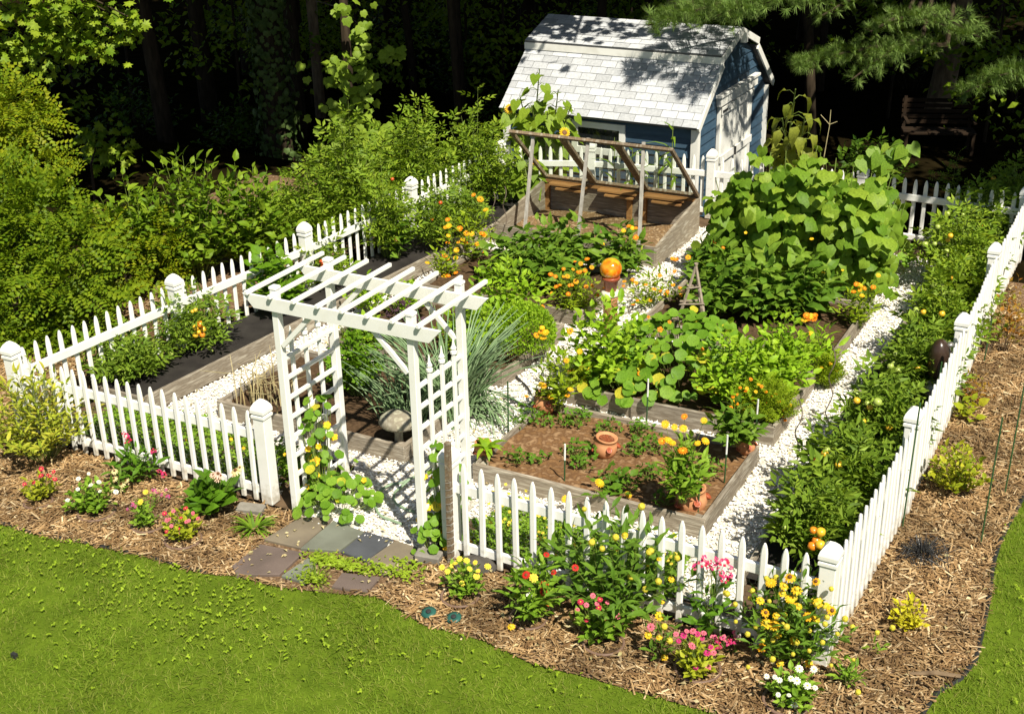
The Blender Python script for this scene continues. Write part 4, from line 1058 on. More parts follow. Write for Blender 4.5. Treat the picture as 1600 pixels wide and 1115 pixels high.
pot_ring((6.22, -0.54, 0.00), .15, 'brown pot rim sunk under the blanket flowers')
# termite bait caps
for loc, lab in (((5.46, -0.83, 0.00), 'round green plastic cap in the mulch at the lawn edge'), ((5.68, -0.80, 0.00), 'round green plastic cap in the mulch, right one of two')):
    c = thing('plastic_cap', lab if 'right' in lab else 'round green plastic cap in the mulch, left one of two', 'plastic cap', loc, group='green caps by the lawn')
    c.rotation_euler = (.22, .0, 0)
    mk('cap_disc', MB().lathe([(.04, 0), (.04, .028), (.062, .03), (.064, .038), (.03, .044), (.015, .040)], 20), M['baitcap'], c, True)
    mk('plug', MB().lathe([(.022, .035), (.022, .052), (.01, .056)], 10), M['black'], c)
# bricks, stone, stick
def rough_block(name, label, cat, loc, d, mat, rz):
    mb = MB().box((0, 0, d[2]/2), d, bev=.012)
    o = mk(name, mb, M[mat], loc=loc, rot=(.04, .03, rz)); return tag(o, label, cat)
rough_block('brick', 'grey brick on the mulch between daylily and fence', 'brick', (3.12, -0.19, 0.00), (.26, .13, .07), 'brick', .3)
rough_block('brick', 'grey brick at the foot of the right gate post', 'brick', (5.04, -0.15, 0.00), (.23, .13, .09), 'brick', .2)
sm_ = MB().lathe([(.02, 0), (.17, .0), (.18, .04), (.12, .10), (.03, .12)], 10, sx=1.1, sy=.6)
tag(mk('stone', sm_, M['stone'], loc=(5.47, -0.08, 0.00), rot=(.1, .05, .4)), 'dark flat stone against the fence behind the lemon zinnias', 'stone')
s0 = (9.09, 0.11, 0.00); s1 = (9.44, 0.25, 0.00)
tag(mk('stick', MB().tube([(s0[0], s0[1], .03), ((s0[0]+s1[0])/2, (s0[1]+s1[1])/2, .05), (s1[0], s1[1], .03)], [.012, .02, .016], 6), M['twig']), 'brown stick lying across the mulch by the right lawn', 'stick')
s0 = (2.84, -2.76, 0.00)
tag(mk('lawn_marker', MB().box((0, 0, .02), (.05, .03, .04)), M['black'], loc=s0), 'small black marker in the lawn at the lower left', 'marker')

# ================================================================== PLANTS
MU = 'flowers in the front mulch bed'
# left front mulch bed
plant('pale_shrub', 'pale yellow green shrub growing over the left corner of the fence', 'shrub', 0.56, -0.29, 0.00, 1.30, 1.09, 'lance', .095, 'l_phlox', 62, 18, t0=.3, up=.4, power=1.1)
def fplant(name, label, cat, x, y, z, w, h, pts, leaf, ls, mat, fl, fs, **kw):
    if name == 'zinnia': fs *= .84; ls *= .95
    return plant(name, label, cat, x, y, z, w, h, leaf, ls, mat, fl=fl, fs=fs, pts=pts, **kw)
fplant('zinnia', 'small red zinnia in the mulch at the far left', 'flower', 1.19, -0.92, 0.00, 0.32, 0.29, [(0.10, -0.02, 0.39), (0.20, 0.03, 0.36), (0.09, -0.03, 0.32), (-0.06, -0.11, 0.23), (0.16, 0.01, 0.31), (0.02, -0.07, 0.25), (0.20, 0.03, 0.28), (0.15, 0.00, 0.33)], 'ovate', .07, 'l_zinlite', 'zin_crim', .068, nst=13, per=9)
fplant('zinnia', 'white zinnia bush in the mulch, second from the left', 'flower', 1.77, -0.85, 0.00, 0.47, 0.33, [(0.02, -0.11, 0.42), (0.11, -0.06, 0.47), (0.11, -0.06, 0.35), (0.17, -0.02, 0.28), (0.00, -0.12, 0.31), (-0.10, -0.17, 0.19), (0.18, -0.02, 0.38), (0.30, 0.05, 0.27)], 'ovate', .075, 'l_zin', 'zin_white', .065, nst=22, per=10)
fplant('coneflower', 'pale yellow daisies leaning between the white zinnias and the phlox', 'flower', 1.74, -0.46, 0.00, 0.28, 0.17, [(0.03, -0.05, 0.27), (0.02, -0.06, 0.19), (0.07, -0.03, 0.13), (-0.02, -0.08, 0.08), (0.05, -0.04, 0.08), (0.12, -0.01, 0.17)], 'lance', .08, 'l_hel', 'cone_cream', .085, nst=8, per=6)
fplant('phlox', 'magenta phlox in front of the left picket fence', 'flower', 1.77, -0.22, 0.00, 0.48, 0.37, [(0.03, -0.10, 0.56), (0.04, -0.10, 0.50), (0.24, 0.01, 0.39), (0.26, 0.02, 0.17), (0.29, 0.04, 0.13), (0.01, -0.11, 0.58)], 'lance', .13, 'l_dark', 'phl_crim', .085, nst=13, per=9)
fplant('zinnia', 'small yellow zinnia plant beside the pink zinnias', 'flower', 2.44, -0.86, 0.00, 0.23, 0.28, [(0.08, -0.01, 0.42), (0.03, -0.04, 0.32)], 'ovate', .07, 'l_zin', 'zin_yel', .075, nst=10, per=8)
fplant('zinnia', 'pink and red zinnias in the mulch of the left bed', 'flower', 2.89, -0.86, 0.00, 0.33, 0.30, [(0.01, -0.08, 0.36), (0.11, -0.03, 0.39), (0.16, 0.00, 0.33), (-0.05, -0.11, 0.27), (0.06, -0.05, 0.29), (0.12, -0.02, 0.26), (-0.02, -0.10, 0.21), (0.03, -0.07, 0.18), (0.10, -0.03, 0.25), (0.19, 0.02, 0.28), (-0.07, -0.12, 0.15), (0.04, -0.06, 0.14), (0.16, 0.00, 0.34), (-0.06, -0.12, 0.34), (-0.03, -0.10, 0.28)], 'ovate', .065, 'l_zinlite', ['zin_pink', 'zin_crim', 'zin_pink'], .06, nst=18, per=9)
fplant('small_flowers', 'low lilac flowers scattered on the mulch behind the yellow zinnia', 'flower', 2.18, -0.55, 0.00, 0.37, 0.15, [(-0.06, -0.13, 0.08), (0.16, -0.01, 0.21), (0.19, 0.01, 0.18), (0.23, 0.03, 0.23), (0.24, 0.04, 0.15), (-0.10, -0.15, 0.03), (-0.04, -0.11, 0.05), (0.13, -0.02, 0.23)], 'quad', .04, 'l_zin', 'phl_pur', .05, nst=7, per=4)
fplant('coneflower', 'pale coneflowers above broad dark leaves by the left fence', 'flower', 2.81, -0.39, 0.00, 0.38, 0.35, [(0.12, -0.03, 0.47), (0.16, -0.01, 0.48), (0.18, 0.00, 0.46), (0.30, 0.07, 0.51), (0.34, 0.09, 0.54), (0.15, -0.01, 0.43), (0.28, 0.06, 0.48)], 'broad', .17, 'l_dark', ['cone_blush', 'cone_blush', 'cone_blush', 'cone_cream', 'cone_cream'], .10, nst=12, per=7, up=.5)
def tuft(name, label, cat, x, y, z, w, h, n, tname, mat, wid=1., lift=1.2):
    r = thing(name, label, cat, (x, y, z))
    a = R.uniform(0, 2*PI, n); e = R.uniform(.35, 1, n)
    d = np.c_[np.cos(a)*(1-e*.6), np.sin(a)*(1-e*.6), e*lift]
    sz = R.uniform(.7, 1.05, n) * math.hypot(h, w*.35)
    m = frames(d, np.c_[-np.cos(a), -np.sin(a), np.full(n, .6)], sz, .15); m[:, :, 0] *= wid
    mk('foliage', MB().scatter(T[tname], np.c_[np.cos(a), np.sin(a), a*0]*.04*w, m), M[mat], r)
    return r
tuft('daylily', 'small daylily clump of strap leaves beside the flagstones', 'plant', 3.36, -0.44, 0.00, 0.30, 0.26, 55, 'strap', 'blade')
# entrance creeping greens between the flagstones
pts = np.concatenate([R.normal(0, 1, (k, 2)) * [sx, sy] + c[:2] for c, sx, sy, k in (((4.26, -0.58, 0.00), .10, .05, 300), ((4.52, -0.57, 0.00), .13, .045, 260), ((4.85, -0.48, 0.00), .15, .045, 170), ((4.30, -0.87, 0.00), .10, .06, 130), ((4.95, -0.33, 0.00), .10, .04, 90))])
a = R.uniform(0, 2*PI, len(pts))
kind(mk('creeping_greens', MB().scatter(T['quad'], np.c_[pts, R.uniform(.03, .06, len(pts))], frames(np.c_[np.cos(a), np.sin(a), R.uniform(0, .4, len(pts))], np.tile([0, -.2, 1.], (len(pts), 1)), R.uniform(.025, .048, len(pts)), .3)), M['clover']), 'stuff')
tuft('grass_tuft', 'tuft of grass growing between the flagstones', 'grass', 4.35, -0.85, 0.00, 0.27, 0.18, 60, 'grass', 'grass', .6)

# right front mulch bed
fplant('zinnia', 'lemon yellow zinnias in a sunken pot beside the flagstones', 'flower', 5.59, -0.46, 0.00, 0.38, 0.33, [(0.01, -0.09, 0.42), (-0.05, -0.12, 0.35), (-0.02, -0.11, 0.38), (0.06, -0.06, 0.40), (0.12, -0.03, 0.38), (-0.08, -0.14, 0.30), (0.14, -0.02, 0.30), (0.02, -0.08, 0.18), (0.21, 0.02, 0.34), (0.08, -0.05, 0.32), (0.13, -0.03, 0.25), (-0.12, -0.16, 0.34)], 'ovate', .07, 'l_zin', 'zin_yel', .072, nst=16, per=9)
fplant('blanket_flower', 'red blanket flowers in front of the right picket fence', 'flower', 6.28, -0.55, 0.00, 0.42, 0.68, [(0.13, -0.03, 0.71), (0.18, -0.01, 0.55), (0.33, 0.07, 0.59), (-0.01, -0.11, 0.53), (0.04, -0.08, 0.50), (0.01, -0.10, 0.34), (0.14, -0.03, 0.26), (0.11, -0.05, 0.37), (0.11, -0.04, 0.43), (-0.12, -0.17, 0.05)], 'lance', .12, 'l_zin', ['gail_red', 'gail_red', 'gail_red', 'gail_red', 'zin_yel', 'zin_white', 'gail_red', 'gail_red', 'gail_red', 'hel_yel'], .085, nst=24, per=11)
fplant('helenium', 'tall helenium with yellow ball heads leaning on the right picket fence', 'flower', 6.79, -0.16, 0.00, 0.99, 0.97, [(-0.11, -0.31, 1.13), (-0.06, -0.28, 0.83), (0.10, -0.19, 0.87), (0.16, -0.16, 0.89), (0.27, -0.10, 1.14), (0.33, -0.07, 0.73), (0.34, -0.06, 0.74), (0.40, -0.03, 0.67), (0.31, -0.08, 0.39), (0.52, 0.04, 0.67), (0.40, -0.03, 0.46), (0.43, -0.01, 0.27), (0.16, -0.16, 0.87), (0.01, -0.24, 0.77), (0.21, -0.14, 0.51), (0.49, 0.02, 0.48)], 'lance', .14, 'l_hel', ['ball', 'ball', 'ball', 'hel_yel'], .062, nst=46, per=12, power=1.0)
fplant('zinnia', 'sparse pink zinnia in a sunken pot before the tall helenium', 'flower', 6.85, -0.51, 0.00, 0.45, 0.33, [(-0.12, -0.18, 0.37), (-0.10, -0.17, 0.44), (-0.02, -0.12, 0.49), (0.03, -0.10, 0.46), (-0.06, -0.15, 0.41), (-0.06, -0.15, 0.27), (0.08, -0.07, 0.43), (0.08, -0.07, 0.26), (0.15, -0.03, 0.30), (0.02, -0.10, 0.38), (0.01, -0.11, 0.42)], 'ovate', .085, 'l_zin', ['zin_pink', 'zin_crim'], .065, nst=18, per=8)
fplant('blanket_flower', 'stray yellow flowers between the two pink zinnias', 'flower', 7.36, -0.51, 0.00, 0.28, 0.40, [(0.00, -0.07, 0.44), (0.00, -0.07, 0.25), (0.03, -0.05, 0.34), (-0.06, -0.10, 0.34), (0.04, -0.05, 0.06), (-0.07, -0.11, 0.27), (0.07, -0.03, 0.21)], 'lance', .08, 'l_hel', ['hel_yel', 'hel_yel', 'ball', 'zin_pink'], .075, nst=8, per=6)
fplant('phlox', 'magenta phlox before the pickets near the right corner', 'flower', 7.59, -0.13, 0.00, 0.36, 0.62, [(-0.02, -0.10, 0.80), (0.02, -0.08, 0.76), (0.07, -0.06, 0.80), (0.11, -0.03, 0.76), (0.15, -0.01, 0.72), (0.10, -0.04, 0.67), (0.02, -0.08, 0.71), (-0.03, -0.11, 0.76), (0.15, -0.01, 0.65), (0.07, -0.05, 0.73), (-0.08, -0.13, 0.73), (0.12, -0.02, 0.61)], 'lance', .13, 'l_dark', ['phl_mag', 'phl_crim'], .085, nst=8, per=8)
fplant('zinnia', 'bright pink zinnias in a sunken pot near the lawn edge', 'flower', 7.68, -0.62, 0.00, 0.32, 0.35, [(-0.01, -0.09, 0.49), (0.02, -0.07, 0.46), (0.06, -0.05, 0.47), (-0.07, -0.12, 0.45), (-0.01, -0.09, 0.36), (0.09, -0.03, 0.29), (0.13, -0.01, 0.29), (0.02, -0.07, 0.16), (0.10, -0.03, 0.16), (-0.10, -0.13, 0.40), (-0.05, -0.11, 0.49), (0.05, -0.05, 0.42), (-0.12, -0.14, 0.46), (0.11, -0.02, 0.34)], 'ovate', .075, 'l_zinlite', ['zin_pink', 'zin_mag'], .075, nst=18, per=9)
fplant('small_flowers', 'low magenta flowers right of the bright pink zinnias', 'flower', 7.77, -0.20, 0.00, 0.30, 0.16, [(-0.07, -0.11, 0.17), (-0.04, -0.10, 0.14), (-0.01, -0.08, 0.18), (0.04, -0.05, 0.15), (0.07, -0.04, 0.22), (-0.02, -0.09, 0.09), (0.02, -0.06, 0.12), (0.06, -0.04, 0.13), (0.09, -0.03, 0.18), (-0.05, -0.10, 0.08)], 'quad', .04, 'l_dark', ['phl_mag', 'phl_crim'], .06, nst=6, per=4)
fplant('helenium', 'large yellow helenium at the right front corner of the fence', 'flower', 8.25, -0.11, 0.00, 0.65, 0.77, [(-0.19, -0.26, 0.67), (-0.15, -0.24, 0.56), (-0.08, -0.21, 0.54), (-0.13, -0.23, 0.82), (-0.05, -0.19, 0.73), (-0.01, -0.17, 0.87), (0.04, -0.14, 0.76), (0.00, -0.16, 0.67), (0.06, -0.13, 0.62), (0.13, -0.09, 0.52), (0.19, -0.06, 0.50), (0.24, -0.03, 0.61), (0.19, -0.06, 0.64), (0.28, -0.01, 0.57), (-0.14, -0.24, 0.47), (-0.09, -0.21, 0.45), (-0.06, -0.19, 0.36), (-0.16, -0.25, 0.25), (-0.03, -0.18, 0.10), (0.05, -0.14, 0.31), (0.16, -0.07, 0.09), (0.16, -0.08, 0.83), (-0.04, -0.19, 0.80)], 'narrow', .11, 'l_hel', ['hel_yel', 'hel_amb', 'hel_yel', 'cal_yel'], .095, nst=44, per=15, power=1.3)
hr = [o for o in COL.objects if o.name.startswith('helenium') and o.parent is None][-1]
for k in range(60):
    a = R.uniform(0, 2*PI); r = R.uniform(.1, .56)
    flower(hr, 'ball', (math.cos(a)*r + (.16 if k % 3 == 0 else 0), math.sin(a)*r, R.uniform(.35, .86) - r*.45), .042, .1, 'seed_head')
fplant('zinnia', 'white zinnias at the bottom right below the large helenium', 'flower', 8.41, -0.60, 0.00, 0.39, 0.30, [(-0.15, -0.18, 0.34), (-0.10, -0.15, 0.33), (-0.07, -0.13, 0.30), (0.00, -0.09, 0.31), (0.04, -0.07, 0.29), (0.05, -0.07, 0.40), (0.14, -0.02, 0.39), (-0.07, -0.13, 0.17), (0.00, -0.10, 0.17), (0.04, -0.08, 0.09), (0.11, -0.04, 0.25), (0.16, -0.01, 0.23)], 'ovate', .07, 'l_zin', 'zin_white', .07, nst=20, per=9)
plant('weed', 'small dark green weed alone on the mulch right of the corner', 'plant', 8.71, -0.21, 0.00, 0.19, 0.25, 'lance', .10, 'l_zin', 7, 5)
plant('weed', 'tiny pale weed on the mulch below the yellow barberry', 'plant', 8.82, 0.30, 0.00, 0.16, 0.07, 'lance', .07, 'l_zin', 5, 3)
# right mulch strip
plant('barberry', 'golden yellow barberry on the right mulch', 'shrub', 8.95, 0.71, 0.00, 0.32, 0.28, 'quad', .06, 'l_barb', 16, 10, stem='twig')
plant('blueberry_bush', 'yellow green bush in the middle of the right mulch strip', 'shrub', 8.88, 3.00, 0.00, 0.58, 0.55, 'ovate', .07, 'l_blue', 26, 15, stem='twig', up=.4)
plant('small_shrub', 'small leafy sprout behind the yellow green bush', 'plant', 8.68, 4.60, 0.00, 0.42, 0.26, 'broad', .10, 'l_blue', 7, 5, stem='twig')
plant('small_shrub', 'reddish leaved small shrub beside the right fence', 'shrub', 8.65, 5.02, 0.00, 0.48, 0.39, 'quad', .06, 'l_red', 14, 9, stem='twig')
plant('leggy_shrub', 'leggy shrub with thin foliage at the far right of the mulch', 'shrub', 8.77, 6.55, 0.00, 0.48, 0.97, 'quad', .07, 'l_red', 14, 12, stem='twig', up=.4, t0=.35)
plant('leggy_shrub', 'leggy green plant against the outer side of the right fence', 'shrub', 8.61, 6.42, 0.00, 0.33, 0.79, 'quad', .07, 'l_tomato', 8, 8, stem='twig', t0=.5)
dt = thing('dead_plant', 'dark dead wiry plant on the right mulch', 'plant', (8.83, 1.82, 0.00))
mb = MB()
for k in range(170):
    a = R.uniform(0, 2*PI); r = R.uniform(.04, .30)
    mb.tube([(0, 0, .01), (math.cos(a)*r*.6 + R.normal(0, .03), math.sin(a)*r*.6 + R.normal(0, .03), R.uniform(.03, .15)), (math.cos(a+R.normal(0, .6))*r, math.sin(a+R.normal(0, .6))*r, .02)], .003, 3)
mk('stem', mb, M['black'], dt)

# low violas and greens inside the front fence
def carpet(name, label, poly, n, leaf, ls, mat, zmax, fl=None, nf=0, fs=.03):
    c = np.mean(np.array(poly), axis=0); r = thing(name, label, 'ground cover', (c[0], c[1], 0))
    p = sample_poly(poly, n); a = R.uniform(0, 2*PI, n)
    z = R.uniform(.02, zmax, n) * (.65 + .35*noise2(p, 5.1))
    mk('foliage', MB().scatter(T[leaf], np.c_[p - c, z], frames(np.c_[np.cos(a), np.sin(a), R.uniform(0, .7, n)], np.tile([.1, -.2, 1.], (n, 1)), leafpos(n, ls), .4)), M[mat], r)
    if fl:
        mb = MB(); tpl = (np.array([(0,0,0)] + [(.5*math.cos(t), .5*math.sin(t), .1) for t in np.arange(5)*2*PI/5]), [(0, 1+i, 1+(i+1) % 5) for i in range(5)])
        q = sample_poly(poly, nf); d = np.tile([.3, -.6, .6], (nf, 1)) + R.normal(0, .3, (nf, 3))
        y = norm(np.cross(d, R.normal(0, 1, (nf, 3))))
        mb.scatter(tpl, np.c_[q - c, R.uniform(zmax*.7, zmax*1.25, nf)], frames(y, d, np.full(nf, fs), 0))
        kind(mk('blossom', mb, M[fl], r), 'stuff')
carpet('viola_border', 'low violas with tiny pale yellow flowers inside the right front fence', [(5.25, .15), (7.2, .15), (7.1, .78), (5.2, .85)], 5200, 'quad', .045, 'l_zin', .26, 'p_lem', 130, .032)
carpet('green_border', 'low clover-like greens inside the left front fence', [(.3, .15), (3.05, .15), (3.3, .85), (1.2, .95), (.5, .9)], 5200, 'quad', .05, 'l_zin', .24, 'p_yel', 14, .04)

# bed A: dry stalks, celery, onions, small marigold
dr = thing('dry_stalks', 'dried straw coloured garlic stalks in the left end of the onion bed', 'plant', (1.97, 1.52, 0.14))
mb = MB()
for k in range(46):
    b = np.array([R.normal(0, .14), R.normal(0, .14), 0]); h = R.uniform(.25, .62); l = R.normal(0, .10, 2)
    mb.tube([b, b + [l[0]*.3, l[1]*.3, h*.6], b + [l[0]*1.6, l[1]*1.6, h*R.uniform(.6, 1)]], [.007, .006, .002], 4)
mk('stalk', mb, M['straw'], dr)
plant('celery', 'bushy bright green celery in the onion bed', 'plant', 2.76, 2.11, 0.14, 0.65, 0.72, 'celery', .12, 'l_celery', 34, 11, up=.45)
def onion_clump(label, x, y, z, w, h, n, lean=(0, 0)):
    r = thing('onion_plants', label, 'onions', (x, y, z))
    b = R.normal(0, 1, (n, 2)) * w * .19; a = np.arctan2(b[:, 1], b[:, 0]) + R.normal(0, .5, n)
    e = R.uniform(.05, .36, n) + .5*(R.random(n) < .10)
    d = np.c_[np.cos(a)*e + lean[0], np.sin(a)*e + lean[1], np.ones(n)]
    m = frames(d, np.c_[-np.cos(a), -np.sin(a), np.full(n, .3)], R.uniform(.65, 1.08, n)*h, .2)
    mk('foliage', MB().scatter(T['reed'], np.c_[b, np.zeros(n)], m), M['l_onion'], r, True)
onion_clump('blue green onion clump beside the concrete mushroom', 3.59, 1.84, 0.14, 0.65, 0.77, 130)
onion_clump('tall onion clump behind the right lattice of the arbor', 3.88, 2.20, 0.14, 0.65, 1.18, 190)
fo = thing('onion_plants', 'onion leaves fallen over the bed edge onto the gravel', 'onions', (4.02, 2.51, 0.05))
n = 60; a = R.normal(-.35, .45, n); b = R.normal(0, .12, (n, 2))
mk('foliage', MB().scatter(T['reed'], np.c_[b, R.uniform(.03, .16, n)], frames(np.c_[np.cos(a), np.sin(a), R.normal(0, .08, n)], np.tile([0, 0, 1.], (n, 1)), R.uniform(.35, .75, n), .2)), M['l_onion'], fo, True)
fplant('marigold', 'small feathery marigold at the back of the celery', 'flower', 1.77, 3.30, 0.10, 0.31, 0.29, [(0.00, -0.07, 0.29), (-0.03, -0.09, 0.22), (0.09, -0.03, 0.25)], 'fine', .06, 'l_fine', ['mar_yel'], .05, nst=9, per=8)
# bed B
plant('basil', 'bright green basil at the back left of the basil bed', 'plant', 1.48, 4.18, 0.14, 0.44, 0.39, 'ovate', .075, 'l_basil', 30, 10, up=.3)
plant('basil', 'bright green basil seen under the arbor slats', 'plant', 1.99, 4.28, 0.14, 0.56, 0.39, 'ovate', .075, 'l_basil', 30, 10, up=.3)
plant('basil', 'light green basil at the front left corner of the basil bed', 'plant', 2.05, 3.37, 0.14, 0.41, 0.31, 'ovate', .085, 'l_basil', 20, 9, up=.3)
plant('purple_basil', 'dark purple basil under the arbor beam', 'plant', 2.44, 3.57, 0.14, 0.45, 0.51, 'ovate', .08, 'l_purple', 22, 10)
plant('purple_basil', 'dark purple basil behind the right arbor post', 'plant', 2.93, 4.20, 0.14, 0.34, 0.37, 'ovate', .08, 'l_purple', 18, 9)
plant('basil', 'large green basil left of the round basil bush', 'plant', 3.45, 3.45, 0.14, 0.73, 0.65, 'ovate', .09, 'l_basil', 48, 12, up=.3)
plant('basil', 'large green basil behind the round basil bush', 'plant', 3.35, 4.36, 0.14, 0.85, 0.80, 'ovate', .10, 'l_basil', 52, 12, up=.3)
x, y, z, w, h = 3.88, 3.81, 0.14, 0.78, 0.62
rb = thing('basil', 'round clipped bush basil at the corner of the basil bed', 'plant', (x, y, z))
n = 9000; v = norm(R.normal(0, 1, (n, 3))); v = v[v[:, 2] > -.35]; n = len(v)
rr = R.uniform(.86, 1.0, n)[:, None]
p = v * rr * [w/2, w/2, h*.55] + [0, 0, h*.45]
mk('foliage', MB().scatter(T['quad'], p, frames(v + R.normal(0, .5, (n, 3)) + [0, 0, .5], v, leafpos(n, .036), .5)), M['l_basil'], rb)
mb = MB()
for st_ in stems(w*.8, h*.85, 14): mb.tube(st_, .005, 4)
mk('stem', mb, M['stem'], rb)
# left of bed E: calendulas on the path
CAL = 'orange calendula clumps'
fplant('calendula', 'orange calendula clump left of the pepper bed, tallest flowers', 'flower', 1.72, 6.40, 0.10, 0.80, 0.82, [(0.15, -0.12, 1.01), (0.23, -0.08, 0.95), (0.29, -0.05, 0.80), (-0.17, -0.29, 0.67), (-0.20, -0.31, 0.56), (-0.16, -0.29, 0.58), (-0.03, -0.22, 0.54), (0.05, -0.17, 0.47), (0.11, -0.14, 0.46), (0.24, -0.07, 0.46), (0.26, -0.06, 0.44), (0.01, -0.20, 0.38), (0.04, -0.18, 0.33), (-0.05, -0.23, 0.35), (-0.17, -0.29, 0.44), (-0.18, -0.30, 0.34), (0.18, -0.10, 0.31), (-0.08, -0.24, 0.23), (-0.22, -0.32, 0.15), (-0.19, -0.30, 0.10), (-0.09, -0.25, 0.12), (0.26, -0.06, 0.18)], 'lance', .10, 'l_fine', ['cal_ora', 'cal_amb', 'cal_yel'], .10, nst=34, per=10, group=CAL)
fplant('calendula', 'orange calendula patch behind the arbor top at left of the paths', 'flower', 1.71, 5.70, 0.10, 0.45, 0.44, [(-0.14, -0.19, 0.25), (-0.08, -0.16, 0.04), (-0.03, -0.13, -0.00), (0.10, -0.06, 0.06), (0.05, -0.08, 0.05), (0.19, -0.01, 0.10)], 'lance', .09, 'l_fine', ['cal_yel', 'cal_ora'], .10, nst=18, per=9, group=CAL)
fplant('calendula', 'dense orange calendulas immediately left of the gazing globe', 'flower', 3.85, 5.35, 0.05, 0.75, 0.62, [(0.05, -0.16, 0.78), (0.11, -0.12, 0.75), (0.18, -0.09, 0.81), (-0.07, -0.23, 0.69), (0.03, -0.17, 0.68), (0.11, -0.13, 0.65), (0.16, -0.10, 0.66), (0.23, -0.06, 0.70), (-0.21, -0.30, 0.62), (-0.16, -0.27, 0.59), (-0.03, -0.20, 0.59), (0.02, -0.18, 0.48), (-0.01, -0.19, 0.47), (0.06, -0.15, 0.52), (-0.11, -0.25, 0.48), (-0.15, -0.27, 0.46), (-0.20, -0.29, 0.37), (-0.02, -0.20, 0.36), (0.17, -0.09, 0.45), (0.24, -0.06, 0.46), (0.29, -0.03, 0.34), (-0.30, -0.35, 0.20), (-0.07, -0.23, 0.59), (0.09, -0.14, 0.64), (0.37, 0.01, 0.41)], 'lance', .08, 'l_fine', ['cal_ora', 'cal_amb', 'cal_ora'], .075, nst=44, per=11, group=CAL)
fplant('calendula', 'loose orange calendulas right of the gazing globe beside the gravel', 'flower', 4.57, 6.10, 0.05, 0.90, 0.44, [(-0.26, -0.36, 0.34), (-0.25, -0.36, 0.40), (-0.16, -0.31, 0.42), (-0.12, -0.29, 0.38), (-0.01, -0.23, 0.35), (0.08, -0.18, 0.29), (0.15, -0.15, 0.27), (0.21, -0.11, 0.22), (0.23, -0.10, 0.25), (0.29, -0.07, 0.34), (0.37, -0.02, 0.29), (0.38, -0.02, 0.20), (-0.10, -0.28, 0.14), (0.04, -0.20, 0.14), (-0.15, -0.30, 0.09), (0.27, -0.08, 0.69), (0.31, -0.06, 0.68), (0.44, 0.02, 0.70), (0.30, -0.06, 0.52), (0.14, -0.15, 0.47)], 'lance', .09, 'l_fine', ['cal_ora', 'cal_amb'], .08, nst=30, per=9, group=CAL)
fplant('calendula', 'yellow calendulas in the pot left of the nasturtium bed', 'flower', 4.93, 2.62, 0.20, 0.45, 0.72, [(-0.09, -0.16, 0.97), (-0.10, -0.17, 0.93), (-0.06, -0.15, 0.92), (-0.14, -0.19, 0.89), (-0.08, -0.16, 0.86), (0.16, -0.03, 0.93), (0.24, 0.02, 0.70), (0.12, -0.04, 0.60), (-0.11, -0.17, 0.34), (-0.08, -0.16, 0.33), (-0.02, -0.12, 0.20), (-0.24, -0.24, 0.21), (0.16, -0.03, 0.28), (0.13, -0.04, 0.21)], 'lance', .10, 'l_fine', ['cal_yel', 'cal_amb'], .085, nst=26, per=10)
# bed E: peppers
PEP = 'pepper plants'
for i, (bx, lab) in enumerate(((( 2.63, 5.89, 0.14, 0.66, 0.69 ), 'pepper plant at the left front of the pepper bed'), ((2.71, 6.60, 0.14, 0.79, 0.63), 'pepper plant at the back left of the pepper bed, before the cold frame'),
                (( 3.17, 6.65, 0.14, 0.87, 0.73 ), 'pepper plant standing right behind the gazing globe'), ((3.22, 5.83, 0.14, 0.71, 0.58), 'pepper plant above the orange calendulas left of the globe'), ((3.86, 6.69, 0.14, 0.68, 0.67), 'pepper plant at the right end, before the cold frame corner'))):
    plant('pepper_plant', lab, 'plant', *bx, 'pepper', .18, 'l_pepper', 22, 9, group=PEP, up=.1, power=1.1)
fplant('calendula', 'calendula with few flowers before the right corner of the cold frame', 'flower', 3.89, 6.73, 0.12, 0.60, 0.64, [(0.10, -0.10, 0.74), (0.14, -0.07, 0.71), (0.18, -0.05, 0.71), (-0.20, -0.26, 0.50), (0.18, -0.05, 0.58), (0.04, -0.13, 0.68)], 'lance', .10, 'l_fine', ['cal_ora', 'cal_yel'], .09, nst=18, per=9, group=CAL)
